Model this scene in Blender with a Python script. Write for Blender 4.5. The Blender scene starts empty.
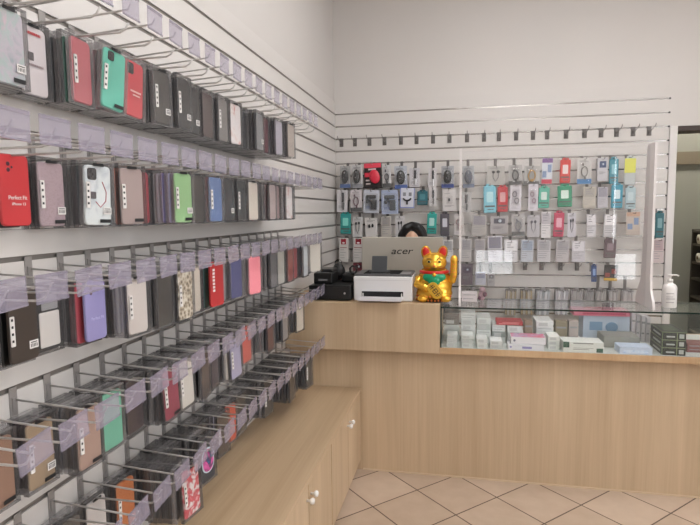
import bpy, bmesh, math, random
from mathutils import Vector, Matrix
R=math.radians; PI=math.pi
rnd=random.Random(7)
COL=bpy.context.scene.collection
SC=bpy.context.scene

# ------------------------------------------------------------------ helpers
def lin(h):
    h=h.lstrip('#'); o=[]
    for i in (0,2,4):
        c=int(h[i:i+2],16)/255
        o.append(c/12.92 if c<=.04045 else ((c+.055)/1.055)**2.4)
    return (*o,1)
_M={}
def mat(name,hexc='888888',rough=.5,metal=0.,spec=.5,emit=0.):
    if name in _M: return _M[name]
    m=bpy.data.materials.new(name); m.use_nodes=True
    b=m.node_tree.nodes['Principled BSDF']
    b.inputs['Base Color'].default_value=lin(hexc); b.inputs['Roughness'].default_value=rough
    b.inputs['Metallic'].default_value=metal; b.inputs['Specular IOR Level'].default_value=spec
    if emit:
        b.inputs['Emission Color'].default_value=lin(hexc); b.inputs['Emission Strength'].default_value=emit
    _M[name]=m; return m
def cm(hexc,rough=.45): return mat('paint_'+hexc+'_%d'%int(rough*100),hexc,rough)
def nodes(m): return m.node_tree.nodes, m.node_tree.links, m.node_tree.nodes['Principled BSDF']
def clear(name,hexc,alpha,rough=.05,ior=1.45,gloss=True):
    """thin clear sheet: transparent + fresnel gloss"""
    m=bpy.data.materials.new(name); m.use_nodes=True; _M[name]=m
    n,l=m.node_tree.nodes,m.node_tree.links
    for x in list(n): n.remove(x)
    out=n.new('ShaderNodeOutputMaterial'); t=n.new('ShaderNodeBsdfTransparent'); g=n.new('ShaderNodeBsdfGlossy')
    d=n.new('ShaderNodeBsdfDiffuse'); mx=n.new('ShaderNodeMixShader'); mx2=n.new('ShaderNodeMixShader'); lw=n.new('ShaderNodeLayerWeight'); pw=n.new('ShaderNodeMath'); f=n.new('ShaderNodeMath')
    d.inputs['Color'].default_value=lin(hexc); g.inputs['Roughness'].default_value=rough; r0=((ior-1)/(ior+1))**2; lw.inputs[0].default_value=.5; pw.operation='POWER'; pw.inputs[1].default_value=5; f.operation='MULTIPLY_ADD'; f.inputs[1].default_value=1-r0; f.inputs[2].default_value=r0; l.new(lw.outputs['Facing'],pw.inputs[0]); l.new(pw.outputs[0],f.inputs[0])
    mx.inputs[0].default_value=alpha
    l.new(t.outputs[0],mx.inputs[1]); l.new(d.outputs[0],mx.inputs[2])
    l.new(f.outputs[0],mx2.inputs[0]); l.new(mx.outputs[0],mx2.inputs[1]); l.new(g.outputs[0],mx2.inputs[2])
    l.new(mx2.outputs[0],out.inputs[0]); return m

def tag(o,label=None,cat=None,group=None,kind=None):
    if label: o['label']=label
    if cat: o['category']=cat
    if group: o['group']=group
    if kind: o['kind']=kind
    return o
def link(o,parent=None):
    COL.objects.link(o)
    if parent: o.parent=parent
    return o
def empty(name,loc=(0,0,0),rot=(0,0,0)):
    o=bpy.data.objects.new(name,None); o.empty_display_size=.02
    o.location=loc; o.rotation_euler=rot; return link(o)
class MB:
    """collects shapes, builds ONE mesh object; slot index per shape"""
    def __init__(s): s.v=[]; s.f=[]; s.mi=[]; s.sm=[]
    def add(s,vs,fs,mi=0,smooth=False):
        b=len(s.v); s.v+=[tuple(v) for v in vs]
        for f in fs: s.f.append(tuple(b+i for i in f)); s.mi.append(mi); s.sm.append(smooth)
        return s
    def box(s,x0,x1,y0,y1,z0,z1,mi=0):
        vs=[(x0,y0,z0),(x1,y0,z0),(x1,y1,z0),(x0,y1,z0),(x0,y0,z1),(x1,y0,z1),(x1,y1,z1),(x0,y1,z1)]
        fs=[(0,3,2,1),(4,5,6,7),(0,1,5,4),(1,2,6,5),(2,3,7,6),(3,0,4,7)]
        return s.add(vs,fs,mi)
    def bbox(s,x0,x1,y0,y1,z0,z1,b=.002,mi=0,seg=2):
        bm=bmesh.new(); bmesh.ops.create_cube(bm,size=1)
        for v in bm.verts: v.co=Vector((x0+(v.co.x+.5)*(x1-x0),y0+(v.co.y+.5)*(y1-y0),z0+(v.co.z+.5)*(z1-z0)))
        bmesh.ops.bevel(bm,geom=bm.edges[:],offset=b,segments=seg,affect='EDGES',profile=.5)
        return s.frombm(bm,mi)
    def frombm(s,bm,mi=0,smooth=False):
        bm.verts.index_update(); s.add([v.co[:] for v in bm.verts],[[v.index for v in f.verts] for f in bm.faces],mi,smooth); bm.free(); return s
    def tube(s,pts,r,n=6,mi=0,cap=True,r2=None):
        pts=[Vector(p) for p in pts]; vs=[]; fs=[]; N=len(pts)
        up=None
        for i,p in enumerate(pts):
            t=(pts[min(i+1,N-1)]-pts[max(i-1,0)]).normalized()
            if up is None: up=t.orthogonal().normalized()
            up=(up-t*up.dot(t)).normalized() if (up-t*up.dot(t)).length>1e-6 else t.orthogonal().normalized()
            w=t.cross(up); rr=r if r2 is None else r+(r2-r)*i/(N-1)
            for k in range(n):
                a=2*PI*k/n; vs.append(p+(up*math.cos(a)+w*math.sin(a))*rr)
        for i in range(N-1):
            for k in range(n): fs.append((i*n+k,i*n+(k+1)%n,(i+1)*n+(k+1)%n,(i+1)*n+k))
        if cap: fs+= [tuple(range(n-1,-1,-1)),tuple((N-1)*n+k for k in range(n))]
        return s.add(vs,fs,mi,True)
    def ell(s,c,r,mi=0,u=16,v=10,rot=None):
        bm=bmesh.new(); bmesh.ops.create_uvsphere(bm,u_segments=u,v_segments=v,radius=1)
        M=(rot or Matrix.Identity(3))
        for q in bm.verts: q.co=Vector(c)+M@Vector((q.co.x*r[0],q.co.y*r[1],q.co.z*r[2]))
        return s.frombm(bm,mi,True)
    def lathe(s,prof,c=(0,0,0),n=24,mi=0):
        vs=[];fs=[];N=len(prof)
        for r,z in prof:
            for k in range(n):
                a=2*PI*k/n; vs.append((c[0]+r*math.cos(a),c[1]+r*math.sin(a),c[2]+z))
        for i in range(N-1):
            for k in range(n): fs.append((i*n+k,i*n+(k+1)%n,(i+1)*n+(k+1)%n,(i+1)*n+k))
        fs+= [tuple(range(n-1,-1,-1)),tuple((N-1)*n+k for k in range(n))]
        return s.add(vs,fs,mi,True)
    def torus(s,c,R_,r,ax='y',n=20,m=8,mi=0,sx=1,sz=1,a0=0,a1=2*PI):
        pts=[]
        full=abs(a1-a0-2*PI)<1e-6
        for i in range(n+1):
            a=a0+(a1-a0)*i/n; p=(math.cos(a)*R_*sx,math.sin(a)*R_*sz)
            pts.append((c[0]+p[0],c[1],c[2]+p[1]) if ax=='y' else (c[0]+p[0],c[1]+p[1],c[2]))
        return s.tube(pts,r,m,mi)
    def slab(s,w,h,y0,y1,r,cz,cx=0,bev=.0015,mi=0,seg=4):
        """rounded rectangle in the x-z plane, from y0 (front) to y1 (back)"""
        def ring(w_,h_,r_,y):
            o=[]
            for (sx,sz,a0) in ((1,1,0),(-1,1,90),(-1,-1,180),(1,-1,270)):
                for k in range(seg+1):
                    a=R(a0+90*k/seg); o.append((cx+sx*(w_/2-r_)+r_*math.cos(a),y,cz+sz*(h_/2-r_)+r_*math.sin(a)))
            return o
        rings=[ring(w-2*bev,h-2*bev,max(r-bev,.0005),y0),ring(w,h,r,y0+bev),ring(w,h,r,y1-bev),ring(w-2*bev,h-2*bev,max(r-bev,.0005),y1)]
        n=len(rings[0]); vs=[v for q in rings for v in q]; fs=[]
        for i in range(3):
            for k in range(n): fs.append((i*n+k,i*n+(k+1)%n,(i+1)*n+(k+1)%n,(i+1)*n+k))
        fs+=[tuple(range(n)),tuple(3*n+k for k in range(n-1,-1,-1))]
        return s.add(vs,fs,mi)
    def mesh(s,name,mats):
        me=bpy.data.meshes.new(name); me.from_pydata(s.v,[],s.f)
        for m in (mats if isinstance(mats,(list,tuple)) else [mats]): me.materials.append(m)
        me.polygons.foreach_set('material_index',s.mi); me.polygons.foreach_set('use_smooth',s.sm); me.update()
        return me
    def build(s,name,mats,parent=None,loc=None):
        o=bpy.data.objects.new(name,s.mesh(name,mats))
        if loc: o.location=loc
        return link(o,parent)
def thing(name,label,cat,loc=(0,0,0),rot=(0,0,0),group=None): return tag(empty(name,loc,rot),label,cat,group)
def struct(name,mb,m,parent=None):
    o=mb.build(name,m,parent)
    if not parent: o['kind']='structure'
    return o
def lettering(name,txt,size,m,parent,loc,rot=(R(90),0,0),shear=0,ext=.0004,sp=1,xs=1):
    cu=bpy.data.curves.new(name,'FONT'); cu.body=txt; cu.size=size; cu.extrude=ext; cu.shear=shear; cu.align_x='CENTER'; cu.align_y='CENTER'; cu.space_character=sp
    t=bpy.data.objects.new('tmp',cu); COL.objects.link(t)
    me=bpy.data.meshes.new_from_object(t.evaluated_get(bpy.context.evaluated_depsgraph_get())); me.name=name
    COL.objects.unlink(t); bpy.data.objects.remove(t)
    me.materials.clear(); me.materials.append(m)
    o=bpy.data.objects.new(name,me); o.location=loc; o.rotation_euler=rot; o.scale=(xs,1,1); return link(o,parent)
ORD='first second third fourth fifth sixth seventh eighth ninth tenth eleventh twelfth thirteenth fourteenth fifteenth sixteenth seventeenth eighteenth nineteenth twentieth twenty-first twenty-second'.split()

# ------------------------------------------------------------------ materials
def wood(name,ca,cb,axis,scale=1.0,rough=.45):
    m=mat(name,'b89a78',rough); n,l,b=nodes(m)
    tc=n.new('ShaderNodeTexCoord'); mp=n.new('ShaderNodeMapping')
    sc={'z':(5,5,.25),'y':(6,.25,6)}[axis]; mp.inputs['Scale'].default_value=[q*scale for q in sc]
    n1=n.new('ShaderNodeTexNoise'); n1.inputs['Scale'].default_value=1.3; n1.inputs['Detail'].default_value=5; n1.inputs['Roughness'].default_value=.6
    mp2=n.new('ShaderNodeMapping'); sc2={'z':(90,90,1.4),'y':(90,1.4,90)}[axis]; mp2.inputs['Scale'].default_value=sc2
    n2=n.new('ShaderNodeTexNoise'); n2.inputs['Scale'].default_value=1.2; n2.inputs['Detail'].default_value=3
    mx=n.new('ShaderNodeMath'); mx.operation='MULTIPLY_ADD'; mx.inputs[1].default_value=.2
    mul=n.new('ShaderNodeMath'); mul.operation='MULTIPLY'; mul.inputs[1].default_value=.8
    cr=n.new('ShaderNodeValToRGB'); cr.color_ramp.elements[0].position=.33; cr.color_ramp.elements[1].position=.68
    cr.color_ramp.elements[0].color=lin(ca); cr.color_ramp.elements[1].color=lin(cb)
    l.new(tc.outputs['Object'],mp.inputs[0]); l.new(mp.outputs[0],n1.inputs['Vector'])
    l.new(tc.outputs['Object'],mp2.inputs[0]); l.new(mp2.outputs[0],n2.inputs['Vector'])
    l.new(n1.outputs['Fac'],mul.inputs[0]); l.new(n2.outputs['Fac'],mx.inputs[0]); l.new(mul.outputs[0],mx.inputs[2])
    l.new(mx.outputs[0],cr.inputs[0]); l.new(cr.outputs[0],b.inputs['Base Color'])
    bp=n.new('ShaderNodeBump'); bp.inputs['Strength'].default_value=.06; l.new(n2.outputs['Fac'],bp.inputs['Height']); l.new(bp.outputs[0],b.inputs['Normal'])
    return m
W_V=wood('oak_laminate_upright','ae9679','ccb598','z')
W_H=wood('oak_laminate_lengthwise','a58c6e','c3ab8d','y',rough=.4)
WALLW=mat('white_wall_paint','d2cecb',.85)
n,l,b=nodes(WALLW); tn=n.new('ShaderNodeTexNoise'); tn.inputs['Scale'].default_value=1.1; tn.inputs['Detail'].default_value=4
cr=n.new('ShaderNodeValToRGB'); cr.color_ramp.elements[0].color=lin('cbc7c4'); cr.color_ramp.elements[1].color=lin('d6d2cf')
tcw=n.new('ShaderNodeTexCoord'); l.new(tcw.outputs['Object'],tn.inputs['Vector']); l.new(tn.outputs['Fac'],cr.inputs[0]); l.new(cr.outputs[0],b.inputs['Base Color'])
SLAT=mat('white_slat_board','d0ccc9',.42)
ALU=mat('aluminium_insert','8a8581',.42,.6)
ALUB=mat('bright_aluminium_insert','b5b2af',.22,.95)
CHROME=mat('steel_wire','c0bdbb',.34,.2)
HOOKD=mat('grey_steel_hook','6b6765',.4,.5)
PLATE=mat('steel_plate','9c9896',.4,.35)
TAGM=clear('lilac_ticket_plastic','a59eb0',.38,.18)
PANE=clear('clear_blister_pane','ffffff',.03,.12,1.38)
RIM=clear('dark_blister_wall','6a686a',.40,.16)
RIMC=clear('clear_blister_wall','b9b6b8',.25,.16)
SHIELD=clear('clear_acrylic','eef2f4',.012,.0,1.6)
GLASS=clear('display_glass','cfe0d8',.03,.0,1.36)
GEDGE=mat('glass_edge_green','1f2f2a',.15)
# colour comes from each object's own colour
CASE=mat('phone_case_plastic','888888',.42); n,l,b=nodes(CASE)
oi=n.new('ShaderNodeObjectInfo'); l.new(oi.outputs['Color'],b.inputs['Base Color'])
BLACK=mat('black_plastic','101011',.45); WHITE=mat('white_plastic','dcdad8',.35); DGREY=mat('dark_grey_plastic','3b3c3f',.45)
PAPER=mat('white_label_paper','dddad8',.6); INK=mat('printed_ink','1b1b1d',.6)
def pattern(name,kind,cols,scale):
    m=mat(name,cols[0],.4); n,l,b=nodes(m); tc=n.new('ShaderNodeTexCoord')
    t=n.new('ShaderNodeTexVoronoi' if kind=='v' else 'ShaderNodeTexNoise'); t.inputs['Scale'].default_value=scale
    cr=n.new('ShaderNodeValToRGB'); e=cr.color_ramp.elements
    while len(e)<len(cols): e.new(.5)
    lo,hi=(.0,.8) if kind=='v' else (.3,.7)
    for i,c in enumerate(cols): e[i].position=lo+(hi-lo)*i/(len(cols)-1); e[i].color=lin(c)
    if kind=='n': t.inputs['Detail'].default_value=6; t.inputs['Distortion'].default_value=.8
    l.new(tc.outputs['Object'],t.inputs['Vector']); l.new(t.outputs['Distance' if kind=='v' else 'Fac'],cr.inputs[0]); l.new(cr.outputs[0],b.inputs['Base Color'])
    return m
PAT={'pearl':pattern('pearl_glitter','n',['8f9aa0','b3aab4','9fb0ae','c0a9b4'],26),
 'rose':pattern('rose_glitter','v',['8e7b80','a8939a','978389'],260),
 'marble':pattern('white_marble','n',['c9d3d6','d4dadb','d2d8da','b9c0c6','d2d6da'],14),
 'redflower':pattern('white_red_flowers','n',['d9d3d2','d5cfd0','b0313f','c8505c','dcd4d4'],38),
 'brownfloral':pattern('brown_floral','v',['3e352c','776a58','b7ab98','d8d2c6'],75),
 'pinkglit':pattern('pink_glitter','v',['e2707f','ef93a0','e67f8d'],240),
 'smallflower':pattern('pale_small_flowers','n',['cfc9ca','c9c4c6','cdc8c8','c4b2b0','a8605a'],30)}
FLOOR=mat('beige_floor_tile','b59c86',.32); n,l,b=nodes(FLOOR)
tc=n.new('ShaderNodeTexCoord'); sp=n.new('ShaderNodeSeparateXYZ'); l.new(tc.outputs['Object'],sp.inputs[0])
def mth(op,a,bv=None,av=None):
    k=n.new('ShaderNodeMath'); k.operation=op
    if a is not None: l.new(a,k.inputs[0])
    else: k.inputs[0].default_value=av
    if hasattr(bv,'is_output'): l.new(bv,k.inputs[1])
    elif bv is not None: k.inputs[1].default_value=bv
    return k.outputs[0]
X_,Y_=sp.outputs[0],sp.outputs[1]; T=.303; q=.70710678
u=mth('DIVIDE',mth('ADD',mth('MULTIPLY',mth('ADD',X_,Y_),q),.509+T*40),T); v=mth('DIVIDE',mth('ADD',mth('MULTIPLY',mth('SUBTRACT',Y_,X_),q),1.6235+T*40),T)
def edge(t): return mth('ABSOLUTE',mth('SUBTRACT',mth('FRACT',t),.5))
e=mth('MAXIMUM',edge(u),edge(v)); g=mth('GREATER_THAN',e,.5-.0115)
wn=n.new('ShaderNodeTexWhiteNoise'); wn.noise_dimensions='2D'; cb=n.new('ShaderNodeCombineXYZ'); l.new(mth('FLOOR',u),cb.inputs[0]); l.new(mth('FLOOR',v),cb.inputs[1]); l.new(cb.outputs[0],wn.inputs['Vector'])
ns=n.new('ShaderNodeTexNoise'); ns.inputs['Scale'].default_value=9; ns.inputs['Detail'].default_value=6; l.new(tc.outputs['Object'],ns.inputs['Vector'])
fac=mth('ADD',mth('MULTIPLY',wn.outputs['Value'],.35),mth('MULTIPLY',ns.outputs['Fac'],.65))
cr=n.new('ShaderNodeValToRGB'); cr.color_ramp.elements[0].position=.25; cr.color_ramp.elements[1].position=.75; cr.color_ramp.elements[0].color=lin('b09c89'); cr.color_ramp.elements[1].color=lin('c4b19f'); l.new(fac,cr.inputs[0])
mx=n.new('ShaderNodeMixRGB'); l.new(g,mx.inputs[0]); l.new(cr.outputs[0],mx.inputs[1]); mx.inputs[2].default_value=lin('4c392d'); l.new(mx.outputs[0],b.inputs['Base Color'])

# ------------------------------------------------------------------ setting
RX=4.2; FY=-7.5; CH=3.4
struct('floor',MB().box(-.3,RX+.2,FY-.2,3.0,-.1,0),FLOOR)
struct('ceiling',MB().box(-.3,RX+.2,FY-.2,3.0,CH,CH+.1),WALLW)
GZ=[2.44-.1*k for k in range(1,25)]
gh=.0065
def slat_left(z0):
    wl=struct('wall_left',MB().box(-.2,-.012,FY,.2,-.05,CH),WALLW)
    m=MB(); zs=[z for z in GZ if z>z0+.02]
    top=2.44
    for z in zs: m.box(-.012,0,-4.75,0,z+gh,top); top=z-gh
    m.box(-.012,0,-4.75,0,z0,top); m.build('slat_boards',SLAT,wl)
    a=MB()
    for z in zs: a.box(-.0118,-.005,-4.75,0,z-gh,z+gh)
    a.build('groove_inserts',ALU,wl)
slat_left(.505)
def wall_back():
    m=MB().box(-.2,2.545,.012,.2,-.05,CH).box(2.545,3.6,.012,.2,2.14,CH).box(3.6,RX+.2,.012,.2,-.05,CH)
    wb=struct('wall_back',m,WALLW); XE=2.495
    m=MB(); top=2.44; zs=[z for z in GZ]
    for z in zs: m.box(0,XE,0,.012,z+gh,top); top=z-gh
    m.box(0,XE,0,.012,0,top); m.build('slat_boards',SLAT,wb)
    a=MB(); ends=MB()
    for z in zs: a.box(0,XE,.004,.0118,z-gh*.8,z+gh*.8); ends.box(XE-.008,XE+.002,-.002,.008,z-gh,z+gh)
    a.build('groove_inserts',ALUB,wb); ends.build('insert_end_caps',DGREY,wb)
    mk=mat('old_damp_mark','bdb8b4',.9)
wall_back()
tr=struct('trim_1',MB().bbox(2.497,2.548,-.012,.2,0,2.14,.003),mat('white_gloss_trim','d8d5d3',.35))
struct('trim_2',MB().box(2.548,3.6,.0,.19,2.105,2.14),mat('dark_brown_head','3a2c26',.5))
struct('wall_right',MB().box(RX,RX+.2,FY,-6.0,-.05,CH).box(RX,RX+.2,-3.0,.2,-.05,CH).box(RX,RX+.2,-6.0,-3.0,-.05,.9).box(RX,RX+.2,-6.0,-3.0,2.9,CH),WALLW)
struct('window_3',MB().box(RX+.1,RX+.106,-6.0,-3.0,.9,2.9).box(RX+.08,RX+.13,-4.53,-4.47,.9,2.9),GLASS)
GG=mat('grey_green_wall','8d8e86',.8)
struct('wall_room_behind',MB().box(2.2,RX+.2,1.9,2.1,-.05,CH).box(2.2,2.3,.2,2.1,-.05,CH).box(RX,RX+.2,.2,2.0,-.05,CH),GG)
struct('trim_3',MB().box(2.3,RX,1.86,1.9,2.0,2.13),mat('brown_batten','6f6656',.6))
# front wall with low openings shaped so the acrylic sheet mirrors bright patches
fw=MB(); F0,F1=FY-.15,FY
cuts=[(1.26,1.86,.47,.88),(3.45,3.8,.40,.83),(3.40,3.46,1.0,2.4)]  # made-up openings: two low ones for patches, a tall slit for a reflected streak
fw.box(-.2,RX,F0,F1,.88,1.0).box(-.2,RX,F0,F1,2.4,CH).box(-.2,3.40,F0,F1,1.0,2.4).box(3.46,RX,F0,F1,1.0,2.4).box(-.2,RX,F0,F1,-.05,.40).box(-.2,1.26,F0,F1,.40,.88).box(1.86,3.45,F0,F1,.40,.88).box(3.8,RX,F0,F1,.40,.88).box(1.26,1.86,F0,F1,.40,.47).box(3.45,3.8,F0,F1,.83,.88)
struct('wall_front',fw,WALLW)
for i,(a0,a1,z0,z1) in enumerate(cuts):
    struct('window_%d'%(i+1 if i<2 else 4),MB().box(a0,a1,FY-.08,FY-.074,z0,z1),GLASS)
# ceiling lamps
LAMP=mat('lamp_diffuser','fffdfb',.5,emit=17.0)
LF=mat('lamp_frame','d8d8d8',.4)
for i,(x,y) in enumerate([(1.5,-1.45),(1.5,-2.9),(1.5,-4.4),(3.2,-1.6),(3.2,-3.4),(2.3,-6.0)]):
    t=thing('ceiling_lamp','white square lamp panel under the ceiling, %s panel counted from the back wall'%ORD[i],'lamp',(x,y,CH),group='ceiling lamp panels')
    MB().box(-.32,.32,-.32,.32,-.03,0).build('lamp_frame',LF,t); MB().box(-.3,.3,-.3,.3,-.036,-.0305).build('diffuser',LAMP,t)
t=thing('ceiling_lamp','white square lamp panel added unseen to brighten the room behind the doorway','lamp',(3.2,1.1,CH)); MB().box(-.32,.32,-.32,.32,-.03,0).build('lamp_frame',LF,t); MB().box(-.2,.2,-.2,.2,-.036,-.0305).build('diffuser',mat('added_fill_diffuser','fff6ea',.5,emit=100.0),t)  # lamp added out of view to brighten the wall seen through the doorway
w=bpy.data.worlds.new('daylight'); SC.world=w; w.use_nodes=True; w.node_tree.nodes['Background'].inputs[0].default_value=(.95,.975,1,1); w.node_tree.nodes['Background'].inputs[1].default_value=5.5
ld=bpy.data.lights.new('window_daylight','AREA'); ld.shape='RECTANGLE'; ld.size=3.0; ld.size_y=2.0; ld.cycles.is_portal=True
lo_=bpy.data.objects.new('window_daylight',ld); lo_.location=(RX+.19,-4.5,1.9); lo_.rotation_euler=(0,R(90),0); lo_.rotation_euler=(R(90),0,R(90)); link(lo_)

# camera
f,yaw,pitch,roll,cx,cy,cz=542.947,.204206,-.0912233,-.0113345,1.02325,-4.41252,1.5396
fwd=Vector((-math.sin(yaw)*math.cos(pitch),math.cos(yaw)*math.cos(pitch),math.sin(pitch))); rt=Vector((math.cos(yaw),math.sin(yaw),0)); up=rt.cross(fwd)
r2=rt*math.cos(roll)+up*math.sin(roll); u2=-rt*math.sin(roll)+up*math.cos(roll)
M=Matrix((r2,u2,-fwd)).transposed().to_4x4(); M.translation=(cx,cy,cz)
cd=bpy.data.cameras.new('camera'); cam=bpy.data.objects.new('camera',cd); cam.matrix_world=M; cd.sensor_width=36; cd.lens=f/700*36; cd.clip_start=.02; link(cam); SC.camera=cam
SC.view_settings.view_transform='Standard'; SC.view_settings.look='None'; SC.view_settings.gamma=1; SC.view_settings.exposure=-0.1; SC.view_settings.use_curve_mapping=False
SC.cycles.transparent_max_bounces=40; SC.cycles.max_bounces=10; SC.cycles.diffuse_bounces=5
# ------------------------------------------------------------------ phone case wall: hooks
ROWG=[2.04,1.74,1.44,1.14,.84]; OFF=[-1.53,-1.46,-1.485,-1.444,-1.455]; PT=[.1045,.106,.1065,.1068,.1068]
ROWN=['top','second','third','fourth','bottom']; NH=[21,21,21,21,20]
def hook_meshes(low):
    pl=MB().bbox(0,.003,-.011,.011,-.082,.004,.0008).box(.003,.006,-.006,.006,-.05,-.02).mesh('back_plate',PLATE)
    dz=.012 if low else -.012
    up=MB().tube([(.002,.004,-.026),(.18,.004,-.026+dz),(.236,.004,-.026+dz*1.3),(.245,.004,-.012+dz*1.3)],.0026).mesh('ticket_wire',CHROME)
    lo=MB().tube([(.002,-.004,-.066),(.218,-.004,-.064),(.232,-.004,-.058),(.242,-.004,-.044)],.0027).mesh('pack_wire',CHROME)
    w=.034 if low else .042; c=-.004 if low else -.036
    tg=MB().box(.246,.2472,-w,w,c-.029,c+.027).box(.2472,.2486,-w,w,c-.029,c-.025).box(.2472,.2486,-w,w,c+.02,c+.027).mesh('ticket_holder',TAGM)
    return pl,up,lo,tg
HMS=[hook_meshes(True),hook_meshes(False)]
for r in range(5):
    for i in range(NH[r]):
        y=OFF[r]-PT[r]*i
        t=thing('display_hook','double wire hook with lilac ticket holder, %s from the counter in the %s row'%(ORD[i],ROWN[r]),'hook',(0,y,ROWG[r]),group='wire hooks of the phone case wall')
        for nm,me in zip(('back_plate','ticket_wire','pack_wire','ticket_holder'),HMS[0 if r==0 else 1]):
            o=link(bpy.data.objects.new(nm,me),t)
            if nm=='ticket_holder': o.rotation_euler=(rnd.uniform(-.05,.05)+(0,0,.03,.10,.14)[r],0,0)

# ------------------------------------------------------------------ phone case packs
PW,PH=.094,.170
def case_mb(w=.077,h=.153,cz=-.088,mi=0,y0=.0032,t=.009): return MB().slab(w,h,y0,y0+t,.011,cz,mi=mi,bev=.002)
def rim_mb(mb=None,mi=0,top=0):
    mb=mb or MB(); a,e=PW/2,.0016
    return mb.box(-a,-a+e,0,.0135,-PH,top,mi).box(a-e,a,0,.0135,-PH,top,mi).box(-a,a,0,.0135,-PH,-PH+e,mi).box(-a,a,0,.0135,top-e,top,mi)
ME={}
ME['case']=case_mb().mesh('phone_case',CASE)
ME['bare']=case_mb(.076,.158,-.082,y0=0,t=.0095).mesh('phone_case',CASE)
ME['cam']=MB().slab(.026,.030,.0015,.0035,.006,-.034,cx=-.018).ell((-.024,.0018,-.028),(.0045,.0012,.0045),0,10,6).ell((-.013,.0018,-.034),(.0045,.0012,.0045),0,10,6).ell((-.024,.0018,-.041),(.0045,.0012,.0045),0,10,6).mesh('camera_window',mat('camera_window_dark','2a2729',.25))
ME['dots']=MB().ell((-.016,0,-.024),(.005,.0012,.005),0,10,6).ell((-.016,0,-.037),(.005,.0012,.005),0,10,6).ell((-.007,0,-.031),(.003,.0012,.003),0,10,6).mesh('camera_window',mat('camera_hole_dark','4b2330',.3))
ME['rim']=rim_mb().mesh('blister_box',RIM); ME['rimc']=rim_mb().mesh('blister_box',RIMC)
def pane(rim): 
    m=rim_mb(MB(),0); m.add([(-PW/2+.002,.0004,-PH+.002),(PW/2-.002,.0004,-PH+.002),(PW/2-.002,.0004,-.002),(-PW/2+.002,.0004,-.002)],[(0,1,2,3)],1); return m.mesh('blister_box',[rim,PANE])
ME['rim']=pane(RIM); ME['rimc']=pane(RIMC)
m=MB().slab(.011,.066,-.0004,.0003,.002,-.088,cx=-.031,mi=0)
for k in range(4): m.box(-.0335,-.0285,-.0008,-.0003,-.112+.0155*k,-.1065+.0155*k,1)
ME['strip']=m.mesh('label_strip',[PAPER,INK])
m=MB().box(.012,.036,-.0005,.0003,-.136,-.118,0)
for k in range(5): m.box(.015+.004*k,.0168+.004*k,-.0008,-.0004,-.133,-.125,1)
m.box(.015,.033,-.0008,-.0004,-.123,-.121,1)
ME['sticker']=m.mesh('barcode_sticker',[PAPER,INK])
ME['foot']=MB().box(.002,.034,-.0006,.0002,-.158,-.149).mesh('printed_mark',INK)
ME['slot']=MB().slab(.034,.007,-.0008,.0003,.003,-.010,bev=.0002).mesh('hanging_slot',INK)
def backpack(rim):
    m=case_mb(mi=0); rim_mb(m,1); return m.mesh('phone_case_pack',[CASE,rim])
BACKP=[backpack(RIM),backpack(RIMC)]
def text_marks(rows,m,t):
    mb=MB()
    for (x0,x1,z,h) in rows:
        x=x0
        while x<x1:
            wd=min(rnd.uniform(.002,.006),x1-x); mb.box(x,x+wd,.0008,.0016,z-h/2,z+h/2); x+=wd+.0015
    return mb.build('printed_lettering',m,t)
PALE=mat('pale_print','e6c6c2',.5); LILP=mat('lilac_print','bdb8e0',.5)
def pat_case(base,pm):
    me=base.copy(); me.materials.clear(); me.materials.append(pm); return me
PATME={k:(pat_case(ME['case'],v),pat_case(ME['bare'],v)) for k,v in PAT.items()}

# front packs, per hook:  (row, hook): (distance from wall, colour or pattern, options, description, turn, lean)
FR={}
def F(r,i,x,c,opt,desc,turn=0,lean=0,back=None):
    if opt=='' and i%2 and i<14: x-=.024
    FR[(r,i)]=(x,c,opt,desc,turn,lean,back)
def tone(h):
    q_=[int(h[k:k+2],16) for k in (0,2,4)]; g_=sum(q_)/3
    return lin(''.join('%02x'%int((v*.86+g_*.14)*.93) for v in q_))
dk=['3a3937','2d2c2d','474341','38342f','504b4a']
# top row
F(0,18,.100,'pearl','kfs','pearly glitter phone case in black edged box, top row',0,0,['55595c','2c2c2e'])
F(0,17,.068,'d9d0d2','wk','white phone case with tiny red lettering beside the pearly one',0,0,['2f2f31','8e8b8c','26282a'])
F(0,16,.112,'c25d66','lc','dusty pink phone case in clear wrap beside the mint green one',-6,0,['3f6b5c','3f6b5c','2f3034','5c5557'])
F(0,15,.132,'5cc4ab','lkfc','mint green phone case leaning in its box, top row',8,7,['2b2c2e','8f3a40','3b3b3d'])
F(0,14,.122,'d5434a','ctx','bright red phone case with camera window, leaning beside the mint one',4,5,['b8b3b0','333134','2b2b2b'])
F(0,13,.138,'4b4643','lskc','charcoal phone case with corner barcode beside the leaning red one',3,0,['232324','e0dcda','232324'])
F(0,12,.155,'2f2c2d','ls','black phone case pack with white strip and sticker, thirteenth hook, top row')
F(0,11,.132,'2d2b2c','s','plain black phone case with a white crest sticker, top row')
F(0,10,.135,'4a3733','','dark brown phone case pack on the eleventh hook, top row',0,0,['4a2a2a','3a2f2d','6a4a44'])
F(0,9,.145,'77716f','l','grey phone case pack with dotted strip, tenth hook, top row')
F(0,8,.150,'smallflower','k','white phone case with red flower print, top row',6,0,['2b3140','1f2024'])
F(0,7,.152,'3a3d40','','slate phone case pack on the eighth hook, top row',0,0,['4a5a5c','23262a','5a6062'])
F(0,6,.168,'76777a','s','mid grey phone case with round sticker, seventh hook, top row')
F(0,5,.178,'5e2733','','wine red phone case pack on the sixth hook, top row',0,0,['1f2124','6a2c38','2c2a2c'])
F(0,4,.185,'a59fae','','lilac grey phone case pack on the fifth hook, top row',4,0,['2a2b34','b4aeb9'])
F(0,3,.208,'a4968c','k','beige grey phone case, last pack before the bare hooks, top row',5,0,['c9c4c0','5c4f4a','b4aca8'])
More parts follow.
